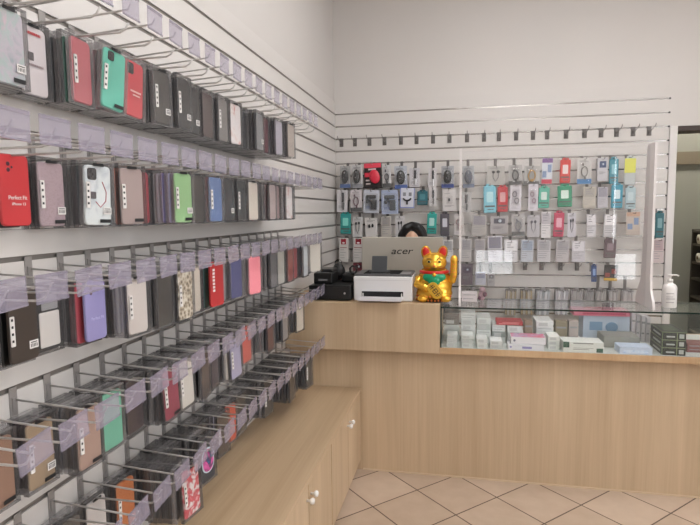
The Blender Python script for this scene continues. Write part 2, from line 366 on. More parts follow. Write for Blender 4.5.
# second row
F(1,18,.048,'d93338','Bdp','loose red silicone phone case with white lettering, second row',4,0,['4c4a4e'])
F(1,17,.056,'rose','lskf','dusty rose glitter phone case in black edged box, second row',4,0,['5f5a60','8f8a92','2e2c30'])
F(1,16,.104,'marble','lckfs','white marble phone case with square camera window, second row',16,2,['34383a','2c2c2c','6a6e6e'])
F(1,15,.132,'b29c98','lkf','pale copper phone case in black edged box, second row',14,0,['c4745e','2f4f60','23272c','d9876c'])
F(1,14,.092,'a83c46','','crimson phone case pack half hidden beside the pale copper one',0,0,['5b3036','7a6a6c'])
F(1,13,.168,'94c886','lskfb','lime green phone case with white strip, second row',12,0,['9a94b8','6f6592','c9c3d6','b7b0cc','46425c','8f88b0'])
F(1,12,.165,'3c3733','','smoky black phone case pack beside the lime green one',0,0,['2c2b2c','4a4340','6a3a30'])
F(1,11,.178,'5673ad','lb','denim blue phone case with white strip, second row',6,0,['b04a4a','2b2b2f','2f2a2a'])
F(1,10,.180,'2d2c2f','s','black phone case pack directly beside the denim blue one')
F(1,9,.186,'2b2b2c','l','black phone case with low white strip, directly beside the cream one, second row')
F(1,8,.192,'d2c8bb','k','cream phone case with faint drawing, second row',6,0,['3a3836','1f1f20'])
F(1,7,.186,'2f2b29','','dark umber phone case pack on the eighth hook, second row')
F(1,6,.198,'b7a3a2','','pale blush phone case pack on the seventh hook, second row',0,0,['6a2f37','d8d3d2','8a2f3c','26262a'])
F(1,5,.202,'9a7f80','','dusky pink phone case pack on the sixth hook, second row',0,0,['5f3338','b9b1ae','4a3a3a'])
F(1,4,.207,'smallflower','','white phone case with small flowers, second row',4,0,['b5aeb1','3a3335','8b7f83'])
F(1,3,.204,'4d5058','','slate phone case, last pack before the bare hooks, second row',6,0,['33363c','a8a6a8'])
# third row
F(2,19,.06,'232324','','black phone case pack cut by the photo edge, third row')
F(2,18,.075,'463d36','lsB','dark umber phone case with strip and sticker, third row',2,0,['1c1c1d','242426','1a1a1b'])
F(2,17,.046,'26262a','W','black wallet case with grey and white window, third row',2,0,['9a9796'])
F(2,16,.098,'9a94cf','Bv','lavender phone case with double camera hole, third row',2,0,['c04a57','b5404d','2d3a44','2f2f3c','9f7f82','b59a98'])
F(2,15,.152,'d9cfca','lk','cream white phone case with red script, third row',6,0,['8f9093','9a9a9c','58565a','3e3a38','64605f'])
F(2,14,.172,'3a3632','','espresso phone case pack beside the cream white one, third row',0,0,['232324','2c2a28','191a1c'])
F(2,13,.182,'brownfloral','lk','brown and white floral phone case, third row',4,0,['232527','191b1e','2c2f30'])
F(2,12,.155,'cfc6b8','','ivory phone case beside the brown floral one',4,0,['c8c0b4','57585a'])
F(2,11,.184,'cc2f33','Rb','scarlet phone case with white side lettering, third row',10,0,['2d4a48','3b3537','7a2a2c'])
F(2,10,.152,'8b8790','','silver grey phone case pack between the scarlet and navy ones',0,0,['9b97a0','6a6670'])
F(2,9,.168,'464a86','b','navy violet phone case, third row',8,0,['23264a','2a2f58','1b1c2c'])
F(2,8,.202,'pinkglit','b','glittery pink phone case, third row',14,0,['6a5f62','7a6f72','3a3538'])
F(2,7,.192,'6a5f6b','','mauve grey phone case pack beside the glittery pink one',0,0,['4a4248','7a7080','3a3038'])
F(2,6,.205,'5d5a5f','','graphite phone case pack on the seventh hook, third row')
F(2,5,.226,'a9a8a0','','pale sage phone case, sixth hook, third row',5,0,['b4b2a8','6f6f6a','c6c3bb'])
F(2,4,.214,'983a34','','brick red phone case on the fifth hook, third row',0,0,['3f5f3a','4a7a44','7a7346','b0463c'])
F(2,3,.226,'a3333a','','cherry red phone case on the fourth hook, third row',0,0,['5a6a3a','8a8050','3f7040'])
F(2,2,.228,'c9d0d8','','icy white phone case on the third hook, third row',0,0,['3c4f74','dfe3e8','31486e','d5dade'])
F(2,1,.230,'8d8288','','taupe phone case on the second hook, third row',0,0,['41577a','d9dadc','8f6f66'])
F(2,0,.222,'c9c4bb','','off white phone case nearest the counter, third row',34,0,['b5a79c','8f8a92'])
# fourth row
F(3,20,.06,'3a2f2b','','dark brown phone case pack cut by the photo edge, fourth row')
F(3,19,.064,'9a7058','f','copper brown phone case in clear box, fourth row',0,0,['3f2a26','6a4a3c'])
F(3,18,.074,'a58a6c','lskf','tan phone case with strip and sticker, fourth row',2,0,['4c2f33','6f5560','2c2628'])
F(3,17,.120,'b08c7e','lkf','rosy brown phone case with white strip, fourth row',3,0,['46464e','2d2f36','3c3f48','23242a','6b5b66'])
F(3,16,.108,'66bb9c','b','mint phone case beside the rosy brown one, fourth row',2,0,['2a3a36','4a4a4c'])
F(3,15,.104,'3a2b2f','','dark plum phone case pack beside the mint one, fourth row',0,0,['5a2430','2b2730','2f3a44','5b5054'])
F(3,14,.154,'9c2f4a','lf','burgundy phone case with white strip, fourth row',4,-4,['4a4444','3a3a3c','2a2a2c','5f5a58'])
F(3,13,.150,'d9d3cc','l','white phone case with tiny marks, fourth row',4,-3,['5a4f46','b0a69c','4a4440'])
F(3,12,.165,'4a4145','','plum grey phone case pack beside the white one, fourth row',-8,0,['2a2528','4f474c','3a3236'])
F(3,11,.172,'564a4f','','mauve brown phone case pack on the twelfth hook, fourth row',-8,0,['6a2f36','3a3438','5a5257'])
F(3,10,.182,'a7a3c4','l','pale violet phone case with white strip, fourth row',6,-4,['cfc8bf','4a4446','6a2d34'])
F(3,9,.10,'4c4441','','brownish grey phone case pack on the tenth hook, fourth row')
F(3,8,.138,'d2544c','b','coral red phone case, fourth row',4,-2,['5a5052','c9c2bd'])
F(3,7,.132,'232225','','black phone case pack beside the coral red one, fourth row')
F(3,6,.168,'5b2a30','','oxblood phone case on the seventh hook, fourth row',0,0,['232225','6b3036','2a2628'])
F(3,5,.160,'3c5a7c','','steel blue phone case on the sixth hook, fourth row')
F(3,4,.168,'8e8b8d','','ash grey phone case on the fifth hook, fourth row')
F(3,3,.170,'2b2a2e','','jet black phone case on the fourth hook, fourth row')
F(3,2,.180,'cfc5b8','','cream phone case on the third hook, fourth row',10,0,['bdb2a4','d3cabd'])
F(3,1,.150,'5a4038','','small brown phone case nearest the counter, fourth row')
# bottom row
F(4,18,.06,'444044','','dark grey phone case pack cut by the photo edge, bottom row')
F(4,17,.055,'57524f','','dull brown phone case, second from the photo edge, bottom row')
F(4,16,.052,'d3cdcb','k','white phone case with red crest, bottom row')
F(4,15,.066,'d9793f','l','orange phone case with white strip, bottom row',3,0,['5a4a40','3c3a38'])
F(4,14,.215,'redflower','lk','white phone case with red blossom print, bottom row',10,-3,['3a3c40','2e3034','4a4c50','26282c','5b5a5c'])
F(4,13,.125,'3c393a','','charcoal phone case pack behind the red blossom one, bottom row')
F(4,12,.164,'2d3340','C','dark phone case with round pink and blue picture, bottom row',10,-3,['3a3a3c','2c2c2e'])
F(4,11,.120,'4a4443','','umber phone case pack behind the round picture one, bottom row')
F(4,10,.126,'4d4038','l','brown phone case with white edge strip, bottom row',6,0,['a8a1b4','d0cad4'])
F(4,9,.134,'d9553a','','vermilion phone case, bottom row',8,0,['6a5f60','b4aeb0','3a3638'])
F(4,8,.112,'2a282a','','black phone case on the ninth hook, bottom row')
F(4,7,.120,'29272a','','black phone case on the eighth hook, bottom row')
F(4,6,.152,'2b2a2c','l','black phone case with white strip, bottom row, seventh hook',6,0)
F(4,5,.130,'47423e','','grey brown phone case on the sixth hook, bottom row')
F(4,4,.200,'35302e','','dark phone case behind the last bottom row packs, fifth hook',0,0,['2c2d33','4a4648','233044'])
F(4,3,.205,'2f2c2c','','black phone case on the fourth hook, bottom row',0,0,['a8343a','c23c3c','8f8a86','2a2a2a'])
F(4,2,.228,'3c3a38','l','dark grey phone case, last pack toward the counter, bottom row',8,0,['232324','6f6b68','2a2a2b'])
STEP=.0158
order=[]; stuff=MB(); SD=['343436','474442','29292c','56524f','68635f','403c3a','7a7678','5a3034','3a4458','8d878a']
def front(r,i):
    x,c,opt,desc,turn,lean,back=FR[(r,i)]
    y=OFF[r]-PT[r]*i+rnd.uniform(-.003,.003); z=ROWG[r]-.0605
    t=thing('phone_case_pack',desc,'phone case',(x,y,z),(0,R(lean),R(90-turn)),'phone case packs on the wall hooks')
    bare='B' in opt or 'R' in opt
    key='bare' if bare else 'case'
    me=PATME[c][1 if bare else 0] if c in PAT else ME[key]
    pc=link(bpy.data.objects.new('phone_case',me),t)
    if c not in PAT: pc.color=tone(c)
    def child(nm,me,par=t,dy=0):
        o=link(bpy.data.objects.new(nm,me),par); o.location.y=dy; return o
    if not bare: child('blister_box',ME['rimc'] if 'c' in opt or 'b' in opt else ME['rim'])
    yo=0 if not bare else -.0002
    if 'l' in opt: child('label_strip',ME['strip'],dy=yo)
    if 's' in opt: child('barcode_sticker',ME['sticker'],dy=yo)
    if 'k' in opt: child('hanging_slot',ME['slot'])
    if 'f' in opt: child('printed_mark',ME['foot'])
    if c in('marble','d5434a','5cc4ab'): 
        o=child('camera_window',ME['cam'],pc)
        if c=='5cc4ab': o.scale=(.8,1,.8); o.location.z=-.002
    if c=='marble':
        MB().tube([(.012,.0028,-.052),(.024,.0028,-.078),(.022,.0028,-.102),(.006,.0028,-.118),(-.008,.0028,-.104)],.0012,6).build('red_ribbon_print',mat('ribbon_red','9c3a48',.5),t); MB().slab(.018,.018,.0016,.003,.003,-.088,cx=-.016).build('printed_emblem',mat('emblem_dark','4a4448',.5),t)
    if 'd' in opt or 'v' in opt: child('camera_window',ME['dots'],pc)
    if 'p' in opt:
        lettering('printed_lettering','Perfect Fit',.0125,PAPER,t,(.004,-.0004,-.098),sp=.95); lettering('printed_lettering','iPhone 13',.009,PAPER,t,(.006,-.0004,-.112))
    if 'v' in opt: 
        lettering('printed_lettering','Perfect Fit',.0115,LILP,t,(.004,-.0004,-.104)); 
    if 'x' in opt: text_marks([(-.018,.026,-.095,.005),(-.008,.022,-.105,.004)],PALE,t)
    if 'w' in opt:
        text_marks([(-.02,.02,-.028,.006)],mat('red_print','b03038',.5),t); text_marks([(-.02,.024,-.098,.005)],mat('grey_print','8f7f82',.5),t); MB().box(-.02,-.004,.0008,.0018,-.088,-.07).build('printed_emblem',mat('emblem_dark','4a4448',.5),t)
    if 'R' in opt:
        mb=MB(); 
        for k in range(7): mb.box(-.026,-.014,-.0007,.0004,-.036-.012*k,-.028-.012*k)
        mb.build('printed_lettering',PAPER,t)
    if 'W' in opt: MB().slab(.05,.05,.001,.0028,.004,-.04,cx=.008).build('screen_window',mat('wallet_window_grey','8d8d90',.3),t); MB().slab(.062,.085,.001,.0028,.004,-.112,cx=.005).build('white_insert',mat('wallet_insert','c9c5c2',.45),t)
    if 'C' in opt:
        MB().slab(.066,.09,.0008,.0022,.032,-.09).build('round_picture',mat('picture_white','cfe0e8',.4),t); MB().slab(.058,.08,.0002,.0012,.028,-.09).build('picture_middle',pattern('pink_blue_picture','n',['3b6f9c','2f3c55','c9559a','d86fae','35506e'],30),t)
    return t
plan=[]
for (r,i),v in FR.items():
    front(r,i)
    n=max(1,int((v[0]-.022)/STEP)+1)
    for k in range(1,n): plan.append((k,r,i))
# the packs behind: those next to the front first, until 300 packs stand as objects of their own
plan.sort(key=lambda q:(q[0]>3, q[0] if q[0]>3 else 0, -q[2]))
left_over=[]; cnt=len(FR)
LBL=['front','second','third','fourth','fifth','sixth','seventh','eighth','ninth','tenth','eleventh','twelfth','thirteenth','fourteenth','fifteenth']
NAMEC={'dark':0}
def cname(h):
    rr,gg,bb=[int(h[k:k+2],16) for k in (0,2,4)]; mx_,mn=max(rr,gg,bb),min(rr,gg,bb)
    if mx_-mn<26: return 'black' if mx_<52 else 'dark grey' if mx_<105 else 'grey' if mx_<165 else 'pale'
    if rr==mx_: return ('dark ' if mx_<110 else '')+('red' if gg-bb<14 and rr-gg>36 else 'brown')
    if gg==mx_: return ('dark ' if mx_<110 else '')+'green'
    return ('dark ' if mx_<110 else '')+('blue' if gg>=rr else 'violet')
for k,r,i in plan:
    v=FR[(r,i)]; back=v[6]
    if back and (k-1)<len(back): c=back[k-1]
    elif back and rnd.random()<.35: c=rnd.choice(back)
    else: c=rnd.choice(SD[:7]) if rnd.random()<.82 else rnd.choice(SD)
    x=v[0]-STEP*k-(.012 if abs(v[4])>9 else .003); y=OFF[r]-PT[r]*i+rnd.uniform(-.005,.005); z=ROWG[r]-.0605; a=R(90)+rnd.uniform(-.035,.035)
    if x<.018: continue
    if cnt<300:
        cnt+=1
        o=link(bpy.data.objects.new('phone_case_pack',BACKP[1 if rnd.random()<.6 else 0])); o.location=(x,y,z); o.rotation_euler=(0,0,a); o.color=tone(c)
        tag(o,'%s phone case, %s deep on the %s hook from the counter, %s row'%(cname(c),LBL[k],ORD[i],ROWN[r]),'phone case','phone case packs on the wall hooks')
    else:
        ci=SD.index(c) if c in SD else min(range(len(SD)),key=lambda q:sum((int(SD[q][j:j+2],16)-int(c[j:j+2],16))**2 for j in (0,2,4)))
        Mx=Matrix.Translation((x,y,z))@Matrix.Rotation(a,4,'Z')
        b_=MB().slab(.077,.153,.0032,.0122,.011,-.088,mi=ci,bev=.002,seg=2); rim_mb(b_,len(SD))
        base=len(stuff.v); stuff.v+=[tuple(Mx@Vector(q_)) for q_ in b_.v]; stuff.f+=[tuple(base+j for j in ff) for ff in b_.f]; stuff.mi+=b_.mi; stuff.sm+=b_.sm
so=stuff.build('phone_case_stock',[cm(c) for c in SD]+[RIM]); tag(so,'dense stock of dark phone case packs filling the hooks behind the front ones','phone cases',kind='stuff')
print('PACKS',cnt,len(plan))
# ------------------------------------------------------------------ bench of low cupboards
BX=.44
seams=[-1.30,-1.685,-2.06,-2.44,-2.82,-3.20,-3.58,-3.96,-4.34]
t=tag(MB().bbox(.0,BX+.004,-4.36,-1.322,.485,.505,.002).build('bench_worktop',W_H),'long oak worktop of the low bench below the phone case wall','worktop')
for c in range(4):
    y1,y0=seams[2*c],seams[2*c+2]; 
    t=thing('bench_cupboard','low oak two-door cupboard under the bench top, %s from the counter'%ORD[c],'cupboard',(0,0,0),group='low cupboards of the bench')
    if c==0: y1=-1.322
    MB().box(.01,BX-.021,y0+.004,y1-.003,.06,.484).box(.01,BX-.05,y0+.006,y1-.006,.0,.06).build('cupboard_body',W_V,t)
    for (a0,a1,ky) in ((seams[2*c+1],y1-.003,seams[2*c+1]+.028),(y0+.004,seams[2*c+1],seams[2*c+1]-.028)):
        d=MB().bbox(BX-.0205,BX-.002,a0+.003,a1-.003,.062,.481,.0015).build('door',W_V,t)
        k=MB().lathe([(.005,0),(.005,.012),(.011,.017),(.013,.024),(.010,.030),(.003,.032)],n=16); 
        k.v=[(BX-.002+p[2],ky+p[0],.425+p[1]) for p in k.v]; k.build('door_knob',WHITE,d)
# ------------------------------------------------------------------ service counter
CF=-1.40; CT=1.03
t=thing('service_counter','long oak service counter with recessed lower front','counter',(0,0,0))
MB().box(.004,2.95,-1.32,-1.298,.0,.75).box(.905,2.95,-1.30,-.82,.735,.749).box(.905,2.95,-.84,-.82,.0,.735).build('lower_front',W_V,t)
MB().bbox(.004,.905,CF,CF+.022,.75,CT,.0015).box(.885,.905,CF+.023,-.8,.75,CT-.001).box(.004,.885,CF+.023,-1.321,.75,.765).build('upper_front',W_V,t)
MB().bbox(.004,.884,CF+.0225,-.8,CT-.025,CT,.0015).build('counter_top',wood('oak_laminate_top','a98b68','c7ab88','z'),t)
MB().bbox(.906,2.95,CF-.002,-.82,.75,.785,.0015).build('case_base',wood('oak_laminate_lip','b08f6b','caad8a','z'),t)
MB().box(.45,2.95,-1.326,-1.3201,0,.009).build('floor_strip',mat('oak_floor_strip','cdb79c',.5),t)
t=thing('display_case','clear glass display case set into the counter','display case',(0,0,0))
GX0,GX1,GZ0,GZ1=.908,2.95,.7855,1.016
def gl(nm,x0,x1,y0,y1,z0,z1,par=t): return MB().box(x0,x1,y0,y1,z0,z1).build(nm,GLASS,par)
MB().box(GX0+.001,GX1,CF,CF+.005,GZ0,GZ1-.009).build('front_pane',GLASS,t)
MB().box(GX0,GX1,CF-.0015,-1.07,GZ1-.0085,GZ1).box(GX0,GX1,CF-.0025,CF-.0018,GZ1-.0085,GZ1,1).box(GX0,GX1,-1.0698,-1.069,GZ1-.0085,GZ1,1).build('top_pane',[GLASS,GEDGE],t)
MB().box(GX0+.001,GX1,CF+.006,-.84,.7851,.7858).build('base_board',mat('pale_case_floor','c3c8c4',.4),t)
MB().box(GX0,GX0+.007,CF-.001,CF+.006,GZ0,GZ1-.009).build('corner_edge',GEDGE,t)
# ------------------------------------------------------------------ clear sneeze guard with white supports
t=thing('sneeze_guard','clear acrylic sneeze guard held by two white supports on the counter','sneeze guard',(0,0,0))
prof=[(-1.37,1.018),(-1.37,1.035),(-1.362,1.06),(-1.34,1.085),(-1.322,1.12),(-1.314,1.17),(-1.314,1.885),(-1.20,1.885),(-1.19,1.86),(-1.165,1.22),(-1.155,1.15),(-1.11,1.095),(-1.085,1.05),(-1.08,1.018)]
SUP=mat('white_acrylic_support','d9d4d3',.4)
for x in (1.0125,2.0):
    n_=len(prof); vs=[(x-.006,a,b_) for a,b_ in prof]+[(x+.006,a,b_) for a,b_ in prof]
    fs=[tuple(range(n_)),tuple(range(2*n_-1,n_-1,-1))]+[(k,n_+k,n_+(k+1)%n_,(k+1)%n_) for k in range(n_)]
    MB().add(vs,fs).build('support',SUP,t)
MB().box(1.019,1.9935,-1.242,-1.238,1.018,1.875).build('clear_sheet',SHIELD,t)
# ------------------------------------------------------------------ things inside the display case
def carton(name,cat,label,x0,x1,y,d,z0,z1,c,extra=None,group='boxes in the glass display case',side=None):
    t=thing(name,label,cat,((x0+x1)/2,y+d/2,z0),group=group)
    w=(x1-x0)/2-.001; h=z1-z0-.0008; d2=d/2
    MB().bbox(-w,w,-d2,d2,0,h,.0012,seg=1).build('carton_body',cm(c,.5),t)
    if extra=='label':
        m=MB().box(-w*.72,w*.35,-d2-.0006,-d2,h*.2,h*.78)
        m.build('printed_label',cm('b9bcbc',.6),t)
    if extra=='lines':
        m=MB().box(-w*.8,w*.8,-d2-.0006,-d2,h*.70,h*.78).box(-w*.8,w*.5,-d2-.0006,-d2,h*.3,h*.36); m.build('printed_lettering',cm('8b8d8f',.6),t)
    return t
BX_=[]
def col(x0,x1,y,d,z0,h,cs,desc,names='small_carton',extra='label'):
    for k,c in enumerate(cs):
        carton(names,'box','%s, %s from the bottom'%(desc,ORD[k]),x0+rnd.uniform(0,.003),x1-rnd.uniform(0,.003),y+rnd.uniform(0,.006),d,z0+h*k,z0+h*(k+1),c,extra if rnd.random()<.75 else 'lines')
Z0=.786
col(.940,1.002,-1.385,.11,Z0,.0235,['c3c9c6','cdd1cf','bfc5c3'],'small white box in front stack at the case corner')
col(1.022,1.088,-1.385,.11,Z0,.0235,['c9cfcd','c2c8c6','cbd0ce'],'small white box in the second front stack of the case')
col(1.104,1.166,-1.385,.11,Z0,.027,['ccd2d0','d2d6d5'],'small white box in the third front stack of the case')
col(1.176,1.245,-1.385,.11,Z0,.0225,['c3c8c6','d3d6d5'],'small white box beside the two long white boxes')
col(.922,1.012,-1.25,.17,Z0,.033,['b4bab7','a9b0ad','b9bfbc','857f7a','77706d'],'grey box in the rear stack at the case corner')
col(1.018,1.104,-1.25,.17,Z0,.0335,['cdd2d0','c5cbc9','cfd3d2','c6cccb','d0d4d3'],'white box in the second rear stack, tallest pile')
col(1.108,1.189,-1.25,.17,Z0,.036,['c7cdca','cdd2d0','b3b8b6','c9cecb'],'white box in the third rear stack of the case')
col(1.193,1.272,-1.25,.17,Z0,.0345,['cbd0ce','8d9693','d0d4d3'],'white box under the left half of the red tray')
col(1.278,1.362,-1.25,.17,Z0,.034,['ccd1cf','c4cac8','d3d6d6'],'white box under the far half of the red tray')
t=carton('red_tray','tray','flat dark red pack lying across two white box stacks',1.218,1.366,-1.24,.12,.8905,.912,'a8232e',None)
MB().box(-.06,.05,-.0608,-.06,.006,.010).box(-.04,.055,-.0608,-.06,.013,.016).build('printed_lettering',cm('d98a8c'),t)
for k,(x0,x1,h,c) in enumerate([(1.374,1.420,.135,'8d7a6a'),(1.541,1.606,.133,'857a66'),(1.612,1.664,.137,'a79d99')]):
    carton('phone_case_stack','phone cases',['brown upright pack behind the red tray','olive brown upright pack behind the white boxes','greyish upright pack beside the pink topped box'][k],x0,x1,-1.23,.06,Z0,Z0+h,c,'lines')
col(1.434,1.528,-1.25,.17,Z0,.0335,['c9cecd','d6d9d9','d0d4d5','dadddd'],'white box in the stack between the two brown packs')
t=carton('long_carton','box','long white box lying lowest at the front glass',1.272,1.462,-1.39,.10,Z0,.817,'d6d8de'); MB().ell((-.08,-.0505,.016),(.006,.001,.006),0,10,6).box(-.02,.03,-.0506,-.05,.008,.020).build('printed_emblem',cm('8a86b8'),t)
t=carton('long_carton','box','long white box with violet pink top resting on another long box',1.288,1.472,-1.38,.10,.818,.856,'dcdce0'); MB().ell((-.073,-.0505,.018),(.007,.001,.007),0,10,6).build('printed_emblem',cm('6d6f86'),t); MB().box(-.088,.088,-.048,.048,.0376,.0384).build('printed_top',pattern('violet_pink_print','n',['7f7fa8','b88fae','c94a6a','a9a9c4'],18),t)
col(1.482,1.548,-1.36,.12,Z0,.025,['d3d7d2','cdd3ce','d5d8d4'],'small white box beside the green cornered flat box')
t=carton('flat_carton','box','flat white box with dark green corners at the front glass',1.556,1.760,-1.39,.12,Z0,.842,'d4d8d4')
MB().box(-.101,-.07,-.0606,-.0602,.024,.055).box(.066,.098,-.0606,-.0602,.002,.024).build('green_corners',cm('1f4a3a'),t); MB().box(-.05,.05,-.0606,-.0602,.046,.051).box(-.05,.03,-.0606,-.0602,.014,.017).box(-.05,.05,-.0606,-.0602,.022,.024).build('printed_lettering',cm('7d807e'),t)
t=carton('blue_carton','box','pale blue box with wave print at the front glass',1.836,1.996,-1.39,.10,Z0,.826,'b9c8dc'); MB().box(-.06,.06,-.0506,-.05,.006,.022).build('wave_print',pattern('wave_print','n',['6f9cc9','a9c4e2','d2deee','86aed6'],22),t)
carton('flat_pack','pack','dark clear flat pack lying behind the pale blue box',1.79,1.975,-1.255,.15,Z0,.848,'8b8b84')
t=carton('phone_carton','box','light blue box standing under the pink box',1.715,1.968,-1.09,.12,Z0,.930,'b3c2d4'); MB().ell((.03,-.0605,.08),(.035,.001,.03),0,14,8).box(-.09,-.02,-.0606,-.06,.06,.11).build('printed_picture',cm('6f93b4'),t)
t=carton('phone_carton','box','pink box lying on top of the light blue box',1.66,1.965,-1.10,.14,.931,.962,'cf6f88'); MB().box(-.10,.13,-.0706,-.07,.008,.020).build('printed_lettering',cm('b23b5e'),t)
for k in range(4): carton('slim_carton','box','slim pale upright box beside the light blue box, %s of four'%ORD[k],1.975+.026*k,1.999+.026*k,-1.09,.10,Z0,.95-.006*k,['c3bec2','b7b3b8','c9c5c8','bdb9bd'][k],'lines')
for k in range(3):
    z0=Z0+.041*k; t=thing('accessory_box','black box with green trim, %s from the bottom of three'%ORD[k],'box',(2.104,-1.27,z0),(0,0,R(-3)),'black and green boxes')
    MB().bbox(-.055,.055,-.11,.11,0,.040,.001,seg=1).build('carton_body',cm('121414',.45),t)
    MB().box(-.056,-.053,-.1108,-.1095,0,.040).box(-.056,.056,-.1108,-.1095,.037,.0402).box(.012,.016,-.1108,-.1095,0,.037).box(-.0558,-.0548,-.111,.111,.037,.0402).build('green_trim',cm('76835f'),t)
    MB().box(-.035,.004,-.1106,-.11,.012,.020).box(.024,.046,-.1106,-.11,.008,.03).box(-.0556,-.055,-.08,.05,.012,.022).build('printed_lettering',cm('a9adab'),t)
    if k==2: MB().box(-.035,.035,-.07,.08,.0396,.0404).build('printed_top',cm('3c4636'),t)
carton('maroon_carton','box','maroon box beyond the black and green boxes',2.19,2.30,-1.30,.10,Z0,.834,'7a4a48','lines')
# ------------------------------------------------------------------ printer
t=thing('laser_printer','white compact laser printer with open paper tray on the counter','printer',(.578,0,CT+.001))
PF=-1.345; HW=.171
body=MB().bbox(-HW,HW,PF,PF+.25,.0,.142,.008,seg=3).build('printer_body',mat('printer_white','d8d7d8',.35),t)
MB().bbox(-HW+.006,HW-.006,PF+.008,PF+.245,.1415,.156,.006).build('printer_lid',mat('printer_lid_grey','525153',.5),t)
MB().box(-.115,.095,PF+.02,PF+.21,.1555,.1575).build('output_recess',mat('printer_black','0f0f10',.9,0,.15),t)
MB().bbox(-.07,.04,PF+.012,PF+.03,.156,.160,.001).build('recess_step',DGREY,t)
sl=MB().bbox(-.046,.046,-.003,.003,0,.098,.003).bbox(-.06,.062,-.004,.03,-.004,.012,.002).build('output_support',mat('printer_support_grey','3c3e41',.55),t); sl.location=(-.035,PF+.10,.157); sl.rotation_euler=(R(-18),0,0)
MB().bbox(.10,.155,PF+.01,PF+.12,.1558,.158,.001).build('control_panel',cm('838083'),t)
MB().box(-.122,.118,PF-.0015,PF+.02,.026,.056).build('paper_slot',mat('slot_black','0c0c0d',.6),t)
tr_=MB().bbox(-.128,.118,-.105,.01,0,.004,.0015).bbox(-.128,.118,-.108,-.103,0,.022,.0015).bbox(-.126,-.122,-.1,.005,.003,.014,.001).bbox(.112,.116,-.1,.005,.003,.014,.001).build('paper_tray',mat('tray_white','d3d2d6',.4),t); tr_.location=(0,PF,.016)
MB().bbox(-.118,-.112,PF-.006,PF,.026,.046,.001).bbox(.106,.112,PF-.006,PF,.026,.046,.001).build('tray_guides',WHITE,t)
MB().bbox(-.16,-.158+.316,PF-.001,PF+.001,.120,.1215,.0004).build('front_seam',cm('b4b3b5'),t)
# ------------------------------------------------------------------ monitor seen from behind
t=thing('computer_monitor','silver computer monitor seen from behind, turned to the seated person','monitor',(.647,-.97,CT+.001))
MON=mat('monitor_silver','b5b0a6',.38,.25)
b_=MB().bbox(-.259,.259,0,.022,.06,.352,.006,seg=3).build('back_cover',MON,t)
MB().bbox(-.255,.255,.0215,.026,.064,.348,.002).build('screen_bezel',BLACK,t); MB().box(-.246,.246,.0255,.0268,.078,.338).build('screen',mat('screen_lit','c9d4e2',.2,emit=.6),t)
MB().bbox(-.255,.255,-.0015,.001,.118,.1195,.0005).build('cover_seam',cm('8f8b85'),t)
MB().bbox(-.03,.03,-.02,.0,.0,.13,.004).build('stand_neck',MON,t)
MB().bbox(-.11,.11,-.075,.085,0,.008,.003).build('stand_foot',MON,t)
lettering('maker_lettering','acer',.060,BLACK,t,(-.002,-.0006,.262),shear=.25,sp=1.0,xs=1.3)
# ------------------------------------------------------------------ black till gear beside the printer
t=thing('cash_drawer','black flat cash drawer at the wall end of the counter','cash drawer',(.27,-1.25,CT+.001))
MB().bbox(-.125,.125,-.12,.22,.004,.088,.004).build('drawer_case',BLACK,t); f_=MB().bbox(-.118,.118,-.123,-.119,.012,.08,.002).build('drawer_front',mat('drawer_front_black','1b1b1c',.35),t); MB().lathe([(.006,0),(.006,.004)],n=12).build('key_lock',CHROME,f_,(.09,-.1235,.045)).rotation_euler=(R(90),0,0)
for sx in(-.1,.1):
    for sy in (-.09,.19): MB().lathe([(.01,0),(.01,.0045)],(sx,sy,0),12).build('rubber_foot',DGREY,t)
t=thing('receipt_printer','black receipt printer standing on the cash drawer','receipt printer',(.205,-1.21,CT+.0895))
MB().bbox(-.05,.065,-.09,.08,0,.065,.008,seg=3).build('printer_case',BLACK,t); MB().bbox(-.02,.035,-.0912,-.089,.018,.03,.001).build('maker_plate',cm('6e6c6e'),t); MB().bbox(-.045,.06,-.05,.075,.0645,.085,.008).build('paper_lid',mat('lid_black','1d1d1f',.3),t); MB().box(-.03,.04,-.066,-.062,.064,.067).build('paper_exit',cm('8c8b8c'),t)
t=thing('card_reader','black card terminal with a coiled lead on the cash drawer','card terminal',(.345,-1.12,CT+.0895))
MB().bbox(-.04,.04,-.08,.08,0,.05,.01,seg=3).build('terminal_case',BLACK,t); MB().bbox(-.03,.03,-.02,.06,.049,.053,.001).build('terminal_screen',mat('terminal_screen','30363c',.15),t)
k=MB()
for a in range(4):
    for b2 in range(3): k.bbox(-.028+.02*b2,-.013+.02*b2,-.07+.012*a,-.061+.012*a,.049,.0525,.001)
k.build('keypad',cm('4c4c50'),t)
pts=[(.03+.022*math.cos(a*.9),-.085+.004*a*.3,.075+.024*math.sin(a*.9)) for a in range(30)]
MB().tube(pts,.0035,6).build('coiled_lead',BLACK,t)
t=thing('leather_pouch','black soft pouch slumped behind the receipt printer','pouch',(.26,-1.085,CT+.0895)); MB().ell((0,0,.05),(.042,.035,.052),0,18,12).ell((.0,.0,.088),(.03,.02,.018),0,14,8).build('pouch_body',mat('soft_black_leather','1a191a',.55),t); MB().torus((0,0,.105),.022,.003,'y',16,6).build('pouch_handle',BLACK,t)
